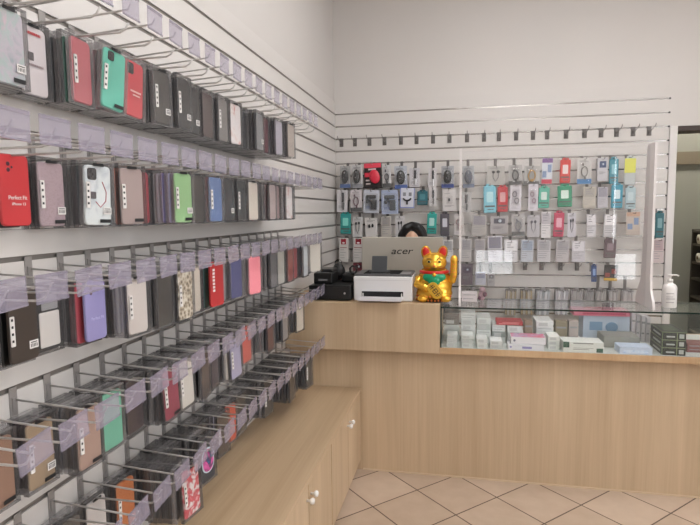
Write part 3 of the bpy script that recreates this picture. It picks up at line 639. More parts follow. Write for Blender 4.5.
# ------------------------------------------------------------------ soap pump bottle
t=thing('pump_bottle','white pump bottle of hand gel standing on the glass counter','bottle',(2.112,-1.25,GZ1+.001)); t.scale=(.92,.92,.95)
MB().lathe([(.036,0),(.039,.004),(.039,.105),(.037,.118),(.028,.130),(.016,.136),(.014,.145)],n=28).build('bottle_body',mat('gel_bottle_white','dfdcda',.3),t)
MB().box(-.030,.012,-.0396,-.0388,.03,.034).box(-.030,.016,-.0396,-.0388,.05,.054).box(-.03,.006,-.0396,-.0388,.062,.065).box(-.03,.01,-.0396,-.0388,.08,.084).build('printed_lettering',cm('a29d9f'),t)
MB().lathe([(.016,.143),(.016,.158),(.006,.160),(.006,.176),(.012,.178),(.012,.186),(.004,.188)],n=18).tube([(0,0,.182),(.03,-.004,.183),(.044,-.006,.178)],.0045,8).build('pump_head',WHITE,t)
# ------------------------------------------------------------------ things standing on the glass behind the sheet
t=carton('paper_box','box','white and pink paper box behind the lucky cat paw on the glass',1.022,1.112,-1.215,.07,GZ1+.001,GZ1+.056,'cdc5c8','lines',group=None)
t=thing('plush_keyring','keyring','x',(1.137,-1.17,GZ1+.001)); tag(t,'small pink and plum toy keyring beside the white and pink paper box','keyring')
MB().ell((0,0,.03),(.02,.018,.03),0,14,10).ell((.004,-.005,.066),(.018,.016,.017),0,14,10).build('toy_body',cm('a98a92',.8),t); MB().ell((.018,-.016,.04),(.012,.01,.016),0,10,8).ell((-.012,-.014,.018),(.010,.01,.012),0,10,8).build('plum_paws',cm('5f3348',.8),t)
# ------------------------------------------------------------------ back wall: hooks and packs
def peg(x,gz,wz,L,label,group):
    t=thing('peg_hook',label,'hook',(x,0,gz),group=group)
    MB().bbox(-.011,.011,-.004,0,wz-gz-.055,.006,.001).build('back_plate',HOOKD,t)
    MB().tube([(0,-.003,wz-gz),(0,-L+.01,wz-gz+.002),(0,-L,wz-gz+.012)],.0024).build('wire',HOOKD,t)
    return t
def barehook(x,gz,label,group):
    t=thing('peg_hook',label,'hook',(x,0,gz),group=group)
    MB().bbox(-.016,.016,-.004,0,-.062,.006,.001).build('back_plate',HOOKD,t)
    MB().tube([(0,-.003,-.035),(0,-.05,-.03),(0,-.14,-.008),(0,-.152,.006)],.0026).build('wire',HOOKD,t)
    MB().bbox(-.006,.006,-.012,-.004,-.05,-.02,.001).build('wire_socket',HOOKD,t)
for i,x in enumerate([.05,.162,.282,.405,.538,.662,.792,.92,1.055,1.184,1.296,1.423,1.547,1.649,1.785,1.916,2.031,2.138,2.251,2.359]):
    barehook(x,2.14,'bare wire peg hook in the empty upper row, %s from the wall corner'%ORD[i],'bare peg hooks of the empty row')
for i,x in enumerate([1.506,1.629,1.768,1.888]):
    barehook(x,1.14,'bare wire peg hook below the silver foil packs, %s of four from the cat side'%ORD[i],'bare peg hooks below the foil packs')
BUB=clear('clear_bubble','ffffff',.04,.08,1.42)
def product(name,cat,label,x,z,w,h,kind,c1,c2='',c3='555555'):
    gz=min([g for g in GZ if g>z-.005] or GZ,key=lambda g:g-z); c2=c2 or '777777'; c3=c3 or '666666'
    wz=z-.012; yf=-.10
    peg(x,gz,wz,.16,'peg hook holding the '+(label if len(label.split())<=12 else ' '.join(label.split(',')[0].split()[:12])),'loaded peg hooks of the back wall')
    t=thing(name,label,cat,(x,yf+rnd.uniform(-.006,.006),z),(0,R(rnd.uniform(-2,2)),R(rnd.uniform(-4,4))),'packs hanging on the back wall')
    a=w/2-.002
    def card(c,th=.003,y=0.): return MB().slab(2*a,h,y,y+th,.004,-h/2,bev=.0006,seg=2).build('backing_card',cm(c,.5),t)
    def bub(x0,x1,z0,z1,d): MB().bbox(x0,x1,-d,0,z0,z1,min(.008,d*.45),seg=2).build('clear_bubble',BUB,t)
    lines=lambda n_,z0,c: [MB_l.box(-a*.7,a*rnd.uniform(.1,.7),-.0008,.0005,z0-.007*k-.0015,z0-.007*k+.0015) for k in range(n_)]
    MB_l=MB()
    if kind in('mouse',):
        card(c1); MB().box(-a,a,-.0008,.0002,-h+.002,-h*.82).build('card_foot',cm(c3),t)
        MB().ell((0,-.018,-h*.5),(a*.68,.019,h*.31),0,20,14).build('mouse_shell',cm(c2,.22),t); MB().bbox(-.004,.004,-.038,-.03,-h*.36,-h*.28,.002).ell((-a*.1,-.03,-h*.55),(a*.2,.007,h*.06),0,10,6).build('scroll_wheel',cm('8a8a8e',.3),t)
        bub(-a*.8,a*.8,-h*.84,-h*.16,.040); lines(2,-h*.10,c2); MB_l.build('printed_lettering',cm('6a6a6e'),t)
    elif kind=='mousebox':
        MB().bbox(-a,a,0,.05,-h,0,.002).build('carton_body',cm(c1,.4),t); MB().box(-a,a,-.001,.0002,-h*.19,-.002).build('carton_header',cm(c3,.5),t)
        MB().ell((a*.22,-.008,-h*.55),(a*.62,.014,h*.28),0,20,12,Matrix.Rotation(R(-12),3,'Y')).build('mouse_shell',cm(c2,.3),t); MB().box(-a*.95,-a*.3,-.001,.0002,-h*.55,-h*.38).build('printed_picture',cm(c2),t)
        MB().box(-a*.5,a*.4,-.0012,.0002,-h*.28,-h*.22).box(-a*.85,-a*.4,-.0012,.0002,-h*.72,-h*.66).box(-a*.85,-a*.3,-.0012,.0002,-h*.85,-h*.8).build('printed_lettering',cm('c9b9ba'),t)
    elif kind=='cable':
        card(c1); MB().torus((0,-.008,-h*.52),a*.42,.0042,'y',18,6,sz=1.7).tube([(a*.05,-.008,-h*.68),(a*.1,-.008,-h*.82)],.006,8).tube([(-a*.2,-.008,-h*.30),(-a*.25,-.008,-h*.2)],.006,8).build('cable',cm(c2,.4),t)
        if c3!='666666': MB().box(-a,a,-.0008,.0002,-h+.002,-h*.8).build('card_foot',cm(c3),t)
        lines(2,-h*.1,c2); MB_l.build('printed_lettering',cm('8c8a8a'),t); bub(-a*.7,a*.7,-h*.86,-h*.18,.016)
    elif kind=='stick':
        card(c1); MB().bbox(-a*.1,a*.35,-.012,0,-h*.55,-h*.12,.003).build('device_body',cm(c2,.35),t); MB().bbox(a*.1,a*.4,-.010,0,-h*.9,-h*.56,.003).build('device_cap',cm(c3 if c3!='666666' else 'c9c7c9',.35),t); lines(3,-h*.72,c2); MB_l.build('printed_lettering',cm('9a979a'),t); bub(-a*.4,a*.6,-h*.95,-h*.08,.016)
    elif kind=='dot':
        card(c1); MB().bbox(-a*.15,a*.12,-.012,0,-h*.55,-h*.42,.003).build('plug_body',cm(c2,.35),t); lines(2,-h*.75,c2); lines(1,-h*.2,c2); MB_l.build('printed_lettering',cm('8f8d90'),t); bub(-a*.5,a*.5,-h*.66,-h*.3,.016)
    elif kind in('buds','buds2'):
        if kind=='buds2': MB().bbox(-a,a,0,.04,-h,0,.002).build('carton_body',cm(c1,.45),t)
        else: card(c1)
        s_=h*.1
        MB().ell((-a*.28,-.006,-h*.32),(a*.2,.006,h*.075),0,12,8).ell((a*.28,-.006,-h*.30),(a*.2,.006,h*.075),0,12,8).build('earbuds',cm(c2,.35),t)
        if kind=='buds': MB().tube([(-a*.3,-.003,-h*.36),(-a*.3,-.003,-h*.6),(0,-.003,-h*.82),(a*.3,-.003,-h*.6),(a*.3,-.003,-h*.34)],.0022,6).build('earphone_lead',cm(c2,.4),t)
        lines(2,-h*.1,c2); MB_l.build('printed_lettering',cm('8d8b8e'),t)
    elif kind in('holder','bracket'):
        card(c1)
        if kind=='bracket':
            MB().box(-a,-a*.9,-.001,.0002,-h,0).box(a*.9,a,-.001,.0002,-h,0).box(-a,a,-.001,.0002,-h,-h*.95).build('card_border',cm(c3),t)
            MB().torus((0,-.008,-h*.5),a*.5,.007,'y',14,8,sz=.7,a0=PI,a1=2*PI).tube([(0,-.008,-h*.66),(0,-.008,-h*.82)],.008,8).build('curved_bracket',cm(c2,.35),t); MB().box(-a*.6,-a*.2,-.001,.0003,-h*.4,-h*.22).box(a*.2,a*.6,-.001,.0003,-h*.4,-h*.22).build('printed_picture',cm('85878f'),t)
        else:
            MB().bbox(a*.0,a*.7,-.02,-.004,-h*.85,-h*.42,.004).bbox(-a*.6,a*.6,-.018,-.003,-h*.36,-h*.22,.006).build('clamp_body',cm(c2,.35),t); MB().tube([(-a*.3,-.012,-h*.3),(-a*.1,-.014,-h*.45),(a*.2,-.014,-h*.5)],.007,8).ell((-a*.45,-.014,-h*.5),(a*.22,.01,h*.08),0,12,8).build('clamp_arm',cm('3a3c42',.35),t); lines(3,-h*.72,c2); MB_l.build('printed_lettering',cm('6f7fae'),t); bub(-a*.85,a*.85,-h*.9,-h*.15,.03)
    elif kind=='rings':
        card(c1); MB().torus((-a*.2,-.005,-h*.38),a*.36,.0035,'y',14,6,sz=1.3).torus((a*.2,-.005,-h*.62),a*.36,.0035,'y',14,6,sz=1.3).build('grip_rings',cm(c2,.35),t); lines(3,-h*.85,c2); lines(1,-h*.08,c2); MB_l.build('printed_lettering',cm('a9a3ab'),t); bub(-a*.75,a*.75,-h*.8,-h*.2,.014)
    elif kind in('pouch','pouchtop'):
        bm=bmesh.new(); bmesh.ops.create_grid(bm,x_segments=6,y_segments=12,size=1); 
        m=MB(); m.slab(2*a,h*.93,0,.016,.006,-h*.535,bev=.005,seg=3); m.slab(2*a*.62,h*.12,.005,.009,.01,-h*.05,bev=.0008,seg=3); bm.free()
        m.build('pouch_body',cm(c1,.3),t)
        if kind=='pouchtop': MB().slab(2*a*.98,h*.5,-.001,.001,.004,-h*.33,bev=.0004).build('header_label',cm(c2,.4),t)
        else: MB().slab(2*a*.52,h*.36,-.0012,.001,.006,-h*.45,bev=.0005).build('pouch_label',cm(c2,.4),t); MB().box(-a*.8,a*.8,-.001,.0006,-h*.8,-h*.74).box(-a*.4,a*.6,-.001,.0006,-h*.89,-h*.86).build('printed_lettering',cm(c3 if c3!='666666' else '4d5558'),t)
        MB().slab(.016,.006,.0035,.0052,.0028,-.010,bev=.0003).build('hanging_slot',cm('2a2a2c'),t)
    elif kind=='card3':
        card(c1,.006); MB().box(-a,a,-.0008,.0003,-h*.18,-.002).build('card_header',cm(c2),t); MB().box(-a,a,-.0008,.0003,-h+.002,-h*.82).build('card_foot',cm(c3),t)
        MB().box(-a*.85,-a*.1,-.0009,.0003,-h*.75,-h*.5).box(a*.1,a*.8,-.0009,.0003,-h*.55,-h*.25).build('printed_picture',cm('7f93b5' if c1!='2d2a2c' else '8a3a34'),t)
    elif kind=='boxpic':
        MB().bbox(-a,a,0,.035,-h,0,.0015).build('carton_body',cm(c1,.45),t); MB().box(-a*.6,a*.7,-.001,.0003,-h*.42,-h*.14).build('printed_picture',cm(c2,.4),t); MB().ell((a*.1,-.001,-h*.27),(a*.2,.001,a*.2),0,10,6).build('printed_emblem',cm('b9c2cc'),t); lines(3,-h*.6,c2); MB_l.build('printed_lettering',cm('77767a'),t)
    elif kind=='logo':
        MB().bbox(-a,a,0,.035,-h,0,.0015).build('carton_body',cm(c1,.45),t); MB().box(-a*.55,a*.55,-.001,.0003,-h*.26,-h*.03).build('red_square',cm(c2,.4),t); MB().ell((0,-.001,-h*.2),(a*.3,.001,h*.035),0,12,6).build('printed_emblem',cm('e0d9d8'),t); MB().box(-a*.8,a*.75,-.001,.0003,-h*.41,-h*.385).build('red_line',cm('8a4448'),t)
        for k in range(4): MB_l.box(-a*.75,a*rnd.uniform(.0,.7),-.0008,.0004,-h*(.5+.11*k),-h*(.475+.11*k))
        MB_l.build('printed_lettering',cm('a5a3a2'),t)
    elif kind=='box2':
        MB().bbox(-a,a,0,.022,-h,0,.002).build('carton_body',cm(c1,.3),t); MB().box(-a*.92,a*.92,-.0008,.0003,-h*.535,-h*.515).build('middle_fold',cm('8b888c'),t)
        MB().slab(2*a*.82,h*.42,-.001,.0008,.004,-h*.26,bev=.0004).build('front_window',cm(c2,.25),t); 
        for k in range(3): MB_l.box(-a*.8,a*rnd.uniform(-.2,.7),-.0008,.0004,-h*(.62+.1*k),-h*(.6+.1*k))
        for k in range(3): MB_l.box(-a*.6,a*rnd.uniform(-.1,.6),-.0016,-.0008,-h*(.14+.1*k),-h*(.11+.1*k))
        MB_l.build('printed_lettering',cm('87858c'),t)
    elif kind=='boxlines':
        d=.06; MB().box(-a,a,d-.002,d,-h,0).build('back_card',cm('4f4b4a'),t); MB().box(-a,a,0,.0015,-h,0).build('clear_front',BUB,t)
        n_=5
        for k in range(n_): MB_l.slab(2*a*.135,h*.92,.004,d-.004,.002,-h*.5,cx=-a*.76+2*a*.19*k,bev=.001,seg=2,mi=k%2)
        MB_l.build('upright_cases',[cm(c1,.3),cm(c2,.3)],t); MB().bbox(-a*.3,a*.3,.018,.026,0,.018,.002).build('hanging_tab',cm('9a9798'),t); MB().box(-a*.95,a*.95,-.001,0,-h*.02-.004,-h*.02).build('dark_rim',cm('4d4b4d'),t)
PRODUCTS=[
('computer_mouse_pack','mouse pack','black mouse on grey card with blue foot, first pack from the corner in top row',0.101,1.914,0.09,0.175,'mouse','a9a8a8','2a2a2c','5a6f9c'),
('computer_mouse_pack','mouse pack','black mouse on white card beside the red and black box',0.197,1.919,0.094,0.182,'mouse','c3c1c2','151516','8e9096'),
('gaming_mouse_box','mouse box','red and black box with red mouse in the top row of packs',0.319,1.932,0.141,0.197,'mousebox','1d1516','d22d45','e0455a'),
('charging_cable_pack','cable pack','white card with cable plugs directly beside the red mouse box',0.433,1.913,0.072,0.18,'cable','c9c8ca','55555c'),
('computer_mouse_pack','mouse pack','tall clear pack with black mouse and blue corner above the car phone holder',0.544,1.902,0.103,0.179,'mouse','b4b8c2','202024','5168a6'),
('cable_adapter_pack','adapter pack','pale card with short black and white adapters in the top row',0.654,1.883,0.086,0.147,'stick','c0bdc2','2a2a2e','e6e4e8'),
('stylus_pen_pack','pen pack','slim white card with black stylus between adapter pack and shiny mouse',0.794,1.879,0.069,0.154,'stick','c9c5c7','1c1c20','efeff2'),
('computer_mouse_pack','mouse pack','shiny black mouse in clear pack with blue base, ends the run before the glass shield',0.909,1.892,0.099,0.169,'mouse','a7a8ae','0f0f12','4d5a94'),
('computer_mouse_pack','mouse pack','blue grey mouse in clear pack just behind the edge of the glass shield',1.064,1.887,0.09,0.167,'mouse','a9abb1','3d4457','6d7890'),
('earphone_pack','earphone pack','grey card with earphone case and loop seen through shield, top row',1.272,1.881,0.133,0.143,'buds','b5b2ae','4a4a4e'),
('charging_cable_pack','cable pack','grey card with black looped cable beside the black and yellow coil',1.411,1.885,0.102,0.15,'cable','b2afae','38383b'),
('charging_cable_pack','cable pack','card with black and yellow coiled cable in top row',1.534,1.874,0.115,0.141,'cable','b0aeac','c79431'),
('screen_cleaner_pack','cleaner pack','white and blue card with purple header and red foot in top row',1.644,1.93,0.078,0.192,'card3','cfd3dc','7a4f8f','c03048'),
('phone_pouch_pack','pouch pack','bright red pack in the top row behind the shield',1.77,1.926,0.077,0.184,'pouch','cf3a34','e8d7d6'),
('charging_cable_pack','cable pack','white card with thin cable and blue foot, top row beyond the red pack',1.903,1.922,0.104,0.19,'cable','cac7c4','7b7874','3f78ad'),
('adapter_box','adapter box','pale grey box with navy square picture in the top row',2.026,1.918,0.075,0.167,'boxpic','bcbbc0','32456d'),
('phone_pouch_pack','pouch pack','long teal pack near the shield end in top row',2.105,1.923,0.068,0.195,'pouch','2a8596','8fc4cf'),
('phone_pouch_pack','pouch pack','yellow topped clear pack nearest the shield support in top row',2.212,1.926,0.08,0.208,'pouchtop','bcc3c4','d8d85a'),
('cable_adapter_pack','adapter pack','white card with small black adapter, second row beside the corner',0.074,1.724,0.091,0.177,'stick','cdcacd','3a3a3e'),
('charging_cable_pack','cable pack','white card with dark pink cable, second row',0.185,1.722,0.098,0.176,'cable','cbc4c7','6c4a56'),
('phone_holder_pack','holder pack','pale card with black clamp holder under the red mouse box',0.313,1.719,0.134,0.183,'holder','bcc0ca','1f2024'),
('phone_holder_pack','holder pack','bluish clear pack with grey phone holder, second row',0.456,1.716,0.136,0.189,'holder','a7b2cc','4a4e52'),
('phone_holder_pack','holder pack','white card edged blue with black curved bracket above the seated person',0.599,1.729,0.118,0.157,'bracket','d2d4de','25252c','7e8cc4'),
('phone_pouch_pack','pouch pack','small dark teal pack beside the blue edged bracket card',0.716,1.711,0.086,0.117,'pouch','2f6672','4d8791'),
('stylus_pen_pack','pen pack','slim white card with dark pen, second row under the stylus',0.798,1.725,0.062,0.14,'stick','cfcccd','33333a'),
('cable_adapter_pack','adapter pack','white card with one tiny black plug under the shiny black mouse',0.921,1.715,0.107,0.17,'dot','c9c5c4','222228'),
('cable_adapter_pack','adapter pack','white card with black rectangle behind the shield edge, second row',1.05,1.689,0.091,0.154,'stick','c0bebe','2b2b30'),
('phone_pouch_pack','pouch pack','light cyan pack behind the shield beside the red pack',1.226,1.747,0.097,0.221,'pouch','7fc3d6','b9e2ea'),
('phone_pouch_pack','pouch pack','dark red pack between the cyan pack and white ring card',1.322,1.737,0.081,0.204,'pouch','bd2630','d9a5a8'),
('phone_grip_pack','grip pack','white card with grey rings beside the dark red pack',1.421,1.743,0.087,0.203,'rings','d5d1d8','77747e'),
('phone_grip_pack','grip pack','white card with pale pink rings beside the sea green pack',1.544,1.74,0.072,0.202,'rings','d8d3dc','a58b9c'),
('phone_pouch_pack','pouch pack','sea green pack with pale label, second row',1.624,1.723,0.082,0.164,'pouch','4fae98','cfe0da'),
('phone_pouch_pack','pouch pack','emerald green pack with white label in the second row',1.768,1.735,0.106,0.17,'pouch','178a66','d9ece4'),
('screen_protector_pack','screen protector','beige printed pack, second row beyond the emerald pack',1.942,1.709,0.09,0.154,'box2','bfb9ae','a8a49c'),
('screen_protector_pack','screen protector','grey foil pack, second row beside the blue teal pack',2.032,1.708,0.075,0.154,'box2','b9b6bd','8f8d98'),
('phone_pouch_pack','pouch pack','blue teal pack with white picture below the long teal pack',2.13,1.734,0.081,0.182,'pouch','2f93ae','d5e8ee'),
('phone_pouch_pack','pouch pack','pale icy pack next to the shield support, second row',2.222,1.711,0.074,0.167,'pouch','a9c0c8','c3d4d9'),
('phone_pouch_pack','pouch pack','teal pack nearest the wall corner, third row',0.097,1.547,0.091,0.178,'pouch','2e8f8b','7fd0c5'),
('earphone_pack','earphone pack','grey card with black headphones, third row beside teal pack',0.197,1.505,0.086,0.161,'buds','bdbcbc','2b2b2e'),
('earphone_box','earphone box','white box with two small black earbuds behind the monitor',0.305,1.496,0.098,0.201,'buds2','d3d0ce','1e1e22'),
('screen_protector_pack','screen protector','beige pack behind the monitor, third row',0.427,1.511,0.08,0.175,'box2','b7b2ac','9e9a96'),
('earphone_pack','earphone pack','pale card with black wired earphones beside the seated person',0.539,1.51,0.08,0.174,'buds','c6c4c6','222226'),
('phone_pouch_pack','pouch pack','bright teal pack standing out beside the dark hair of the seated person',0.791,1.539,0.078,0.172,'pouch','3aa39a','b7dfda'),
('phone_pouch_pack','pouch pack','dark grey pack with white square in the third row',0.889,1.538,0.073,0.187,'pouch','57525a','c9c9d2'),
('phone_grip_pack','grip pack','white card with pink ring at the shield edge, third row',0.997,1.521,0.08,0.163,'rings','cbc5c3','a2888a'),
('screen_protector_pack','screen protector','grey brown pack behind shield, third row',1.154,1.512,0.113,0.162,'box2','b3aeab','97939b'),
('adapter_box','adapter box','wide grey box below the cyan and red packs',1.299,1.503,0.133,0.138,'boxpic','aaa5a7','5c5a66'),
('charging_cable_pack','cable pack','pale clear card beneath the white ring card',1.439,1.516,0.102,0.167,'cable','b5b2b2','8a8890'),
('earphone_pack','earphone pack','pale card with grey earphones under the pink ring card, third row',1.551,1.508,0.094,0.166,'buds','b9b6bb','6a6870'),
('screen_protector_pack','screen protector','glossy white slim pack beside the crimson pack',1.641,1.529,0.072,0.195,'box2','dcd8da','bdb8bf'),
('phone_pouch_pack','pouch pack','crimson pink pack in the third row',1.737,1.536,0.078,0.195,'pouch','c2365a','e3a9b9'),
('earphone_pack','earphone pack','white card with black earphones beside the crimson pack',1.822,1.52,0.063,0.179,'buds','cdc9d2','2d2d36'),
('screen_protector_pack','screen protector','silver foil pouch, first of two, third row',1.958,1.511,0.069,0.17,'box2','cfcdd2','e6e4e8'),
('screen_protector_pack','screen protector','silver foil pouch under the blue teal pack',2.093,1.509,0.089,0.169,'box2','c9c7ca','efedf0'),
('screen_protector_pack','screen protector','beige card with orange print close to the shield support',2.245,1.522,0.094,0.168,'card3','c2b5aa','c9a58e','bdb1a8'),
('phone_pouch_pack','pouch pack','dark teal pack hanging beyond the white shield support',2.423,1.528,0.06,0.195,'pouch','3d6d75','7fa5aa'),
('phone_charger_box','charger box','white box with red square logo nearest the wall corner',0.079,1.336,0.079,0.196,'logo','cfccc8','a32032'),
('phone_charger_box','charger box','white box with red square logo half behind the monitor edge',0.202,1.336,0.091,0.195,'logo','cac6c3','8e2432'),
('phone_charger_box','charger box','white printed box between monitor and lucky cat paw',0.915,1.319,0.077,0.173,'box2','d5d3d2','a9a8aa'),
('screen_protector_pack','screen protector','grey printed pack, first behind the shield edge, fourth row',1.057,1.327,0.084,0.179,'box2','bcb8b8','a09da2'),
('screen_protector_pack','screen protector','grey printed pack, second behind the shield edge, fourth row',1.156,1.327,0.083,0.179,'box2','bcb8b8','a09da2'),
('screen_protector_pack','screen protector','white printed pack with dark dots, fourth row',1.268,1.35,0.112,0.201,'box2','d3d0d8','8e8b9a'),
('screen_protector_pack','screen protector','brightest silver foil pack in the fourth row',1.39,1.319,0.103,0.169,'box2','dddbe0','f2f1f4'),
('screen_protector_pack','screen protector','silver foil pack with blue print, fourth row',1.511,1.319,0.095,0.168,'box2','c2c6cf','9aa5b8'),
('screen_protector_pack','screen protector','silver foil pack below the glossy white slim pack',1.631,1.319,0.101,0.167,'box2','c8c5c9','aeabb0'),
('screen_protector_pack','screen protector','dull grey foil pack below the crimson pack',1.767,1.318,0.099,0.166,'box2','bdb8ba','a39fa3'),
('screen_protector_pack','screen protector','silver foil pack beside the dull grey foil pack, fourth row end',1.875,1.311,0.095,0.157,'box2','c9c6cd','e2e0e6'),
('phone_pouch_pack','pouch pack','dark brown pack below the silver foil pouch, fourth row',2.098,1.333,0.089,0.148,'pouch','5a444a','8f7a82'),
('screen_protector_pack','screen protector','faint pinkish card beyond the shield support, fourth row',2.423,1.325,0.073,0.175,'box2','c6b9b9','b3a0a2'),
('phone_charger_box','charger box','dark red box below the two red logo boxes',0.2,1.133,0.091,0.106,'boxpic','6a2e36','4a2630'),
('phone_charger_box','charger box','dark purple box behind the lucky cat paw',1.062,1.132,0.092,0.165,'boxpic','5d4f5a','33203a'),
('screen_protector_pack','screen protector','silver blue foil pack, fifth row',1.165,1.07,0.083,0.102,'box2','c5c7d4','8d90a8'),
('screen_protector_pack','screen protector','small grey framed pack, fifth row',1.245,1.063,0.06,0.101,'boxpic','a9a7aa','6f6d72'),
('pocket_torch_pack','torch pack','small deep blue pack hanging alone in the fifth row',1.989,1.139,0.042,0.135,'pouch','23447f','88a6d6'),
('car_charger_pack','charger pack','black pack with yellow foot hanging alone in fifth row',2.107,1.133,0.096,0.119,'card3','2d2a2c','1f1c1e','c9a02c'),
('phone_case_box','case box','pale cream stack of cards behind shield, lowest row',1.11,0.928,0.107,0.15,'boxlines','c9c5b4','9c987f'),
('phone_case_box','case box','amber tinted clear box of phone cases, lowest row',1.397,0.933,0.089,0.203,'boxlines','b4a27e','cfc6bd'),
('phone_case_box','case box','tan clear box of phone cases beside the amber tinted one',1.511,0.935,0.096,0.202,'boxlines','b49d72','c4bdb4'),
('phone_case_box','case box','bluish clear box of phone cases with bright streak',1.635,0.937,0.109,0.201,'boxlines','b5bac2','e8e9ee'),
('phone_case_box','case box','silver clear box of phone cases with bright streak',1.769,0.94,0.1,0.199,'boxlines','bdbac4','f0eff4'),
('phone_case_box','case box','dull grey clear box of phone cases below the bare hooks',1.876,0.942,0.085,0.198,'boxlines','aeaaae','c9c6c8'),
('phone_case_box','case box','grey clear box of phone cases under the small blue pack',1.96,0.943,0.07,0.197,'boxlines','b0adaf','a09da0'),
('phone_case_box','case box','pale grey clear box of phone cases with one dark corner',2.041,0.945,0.077,0.197,'boxlines','b2aeae','c7c3c3'),
('phone_case_box','case box','clear box of phone cases under the yellow footed pack',2.128,0.946,0.069,0.196,'boxlines','aaa6a8','d3d0d2'),
('phone_case_box','case box','whitish clear box of phone cases nearest the shield support foot',2.231,0.948,0.082,0.195,'boxlines','c4bfc2','dedbdd'),
]
for p_ in PRODUCTS: product(*p_)
# ------------------------------------------------------------------ shelf with paper rolls in the room behind
t=thing('storage_shelf','dark wooden storage shelf in the room behind the doorway','shelf',(3.27,1.2,0))
DK=mat('dark_shelf_wood','3a352b',.6)
for px_ in (0,.86):
    for py_ in (0,.36): MB().box(px_,px_+.03,py_,py_+.03,0,1.34).build('shelf_post',DK,t)
MB().box(.03,.86,.37,.39,0,1.34).build('back_panel',DK,t)
for z in (.32,.66,.84,1.0,1.18,1.31): MB().box(.0,.89,.03,.36,z,z+.022).build('shelf_board',mat('shelf_board_wood','5a5448',.6),t)
for k,(z,l_) in enumerate([(1.205,'white paper roll lying just under the storage shelf top'),(1.025,'white paper roll lying on the middle board of the storage shelf')]):
    r_=thing('paper_roll',l_,'paper roll',(3.25,1.38,z+.045)); MB().tube([(0,0,0),(.7,0,0)],.045,20).build('roll',cm('cfcbbd',.8),r_); MB().tube([(-.004,0,0),(.0,0,0)],.016,12).build('cardboard_core',cm('7a6a52',.8),r_)
# ------------------------------------------------------------------ waving cat figurine
def remesh(o,vox,sm=6):
    m=o.modifiers.new('union','REMESH'); m.mode='VOXEL'; m.voxel_size=vox; m.use_smooth_shade=True
    s_=o.modifiers.new('soften','SMOOTH'); s_.factor=.5; s_.iterations=sm
GOLD=mat('gold_lacquer','eab440',.25,.6); n,l,b=nodes(GOLD)
tn=n.new('ShaderNodeTexNoise'); tn.inputs['Scale'].default_value=30; bp=n.new('ShaderNodeBump'); bp.inputs['Strength'].default_value=.05; l.new(tn.outputs['Fac'],bp.inputs['Height']); l.new(bp.outputs[0],b.inputs['Normal'])
cat_=thing('lucky_cat','golden waving lucky cat figurine with green bib on the counter','figurine',(.868,-1.27,CT+.001),(0,0,R(2)))
cb_=MB()
cb_.ell((0,0,.082),(.102,.082,.082),0,24,16).ell((0,.005,.135),(.090,.07,.075),0,24,16).ell((0,-.01,.045),(.104,.088,.045),0,24,14)
cb_.ell((0,-.012,.222),(.071,.062,.058),0,24,16).ell((0,-.02,.206),(.066,.058,.040),0,24,14).ell((0,-.074,.202),(.021,.015,.014),0,14,10)
cb_.ell((.065,-.075,.02),(.032,.03,.02),0,14,10).ell((-.065,-.075,.02),(.032,.03,.02),0,14,10)           # feet
cb_.tube([(.07,0,.125),(.096,-.01,.112),(.108,-.02,.13)],.024,14,r2=.021)                                   # raised arm root
cb_.tube([(-.085,-.02,.13),(-.095,-.06,.10),(-.05,-.085,.085)],.026,14,r2=.022).ell((-.045,-.087,.083),(.025,.018,.02),0,12,8)
for sx in (-1,1):
    cb_.ell((sx*.046,.0,.272),(.030,.017,.046),0,16,12,Matrix.Rotation(R(sx*12),3,'Y'))
o=cb_.build('cat_body',GOLD,cat_); remesh(o,.0045,5)
ar=MB().tube([(.098,-.03,.112),(.108,-.04,.15),(.110,-.04,.222)],.0215,16,r2=.0205).ell((.110,-.042,.238),(.0215,.021,.028),0,16,10)
o=ar.build('raised_arm',GOLD,cat_); remesh(o,.0035,4)
for k in range(4): MB().box(.104,.120,-.0635,-.058,.145+.022*k,.150+.022*k).build('arm_stud',mat('orange_lacquer','b8601a',.35),cat_)
RED=mat('red_lacquer','c3211c',.3); GREEN=mat('green_lacquer','15966a',.15)
DZ=-.015; KX=.86
for sx in (-1,1):
    MB().ell((sx*.047,-.013,.278),(.021,.008,.031),0,16,12,Matrix.Rotation(R(sx*12),3,'Y')).build('inner_ear',RED,cat_)
    MB().ell((sx*.029,-.068,.229),(.013,.006,.008),0,14,8).build('eye_white',mat('eye_cream','d8bc5c',.3),cat_); MB().ell((sx*.029,-.0725,.229),(.008,.004,.007),0,12,8).build('pupil',mat('pupil_green','1c2a14',.2),cat_)
    MB().tube([(sx*.014,-.070,.242),(sx*.029,-.069,.249),(sx*.044,-.062,.243)],.002,6).build('brow',mat('brow_brown','4a2a12',.5),cat_)
    MB().tube([(0,-.089,.199),(sx*.007,-.087,.192),(sx*.016,-.082,.193)],.0016,6).build('mouth_line',BLACK,cat_)
    for dz in (0,.011): MB().tube([(sx*.028,-.079,.205-dz),(sx*.056,-.062,.206-dz*1.6)],.0012,5).build('whisker',mat('brow_brown','4a2a12',.5),cat_)
MB().ell((0,-.090,.207),(.006,.004,.0045),0,10,8).build('nose',RED,cat_)
MB().torus((0,-.010,.168),.076,.010,'xy',32,8).build('red_collar',RED,cat_)
bib=MB().ell((0,-.066,.142),(.066,.030,.034),0,24,12,Matrix.Rotation(R(18),3,'X')).ell((0,-.080,.122),(.036,.020,.030),0,18,10,Matrix.Rotation(R(10),3,'X')); o=bib.build('green_bib',GREEN,cat_); remesh(o,.004,4)
MB().ell((0,-.100,.160),(.011,.009,.011),0,14,10).build('bell',GOLD,cat_)
coin=MB().slab(.062,.098,-.006,.006,.026,0,seg=8); o=coin.build('coin',mat('coin_gold','d9b040',.3,.6),cat_); o.location=(.005,-.099,.07); o.rotation_euler=(R(4),R(-38),0)
s_=MB()
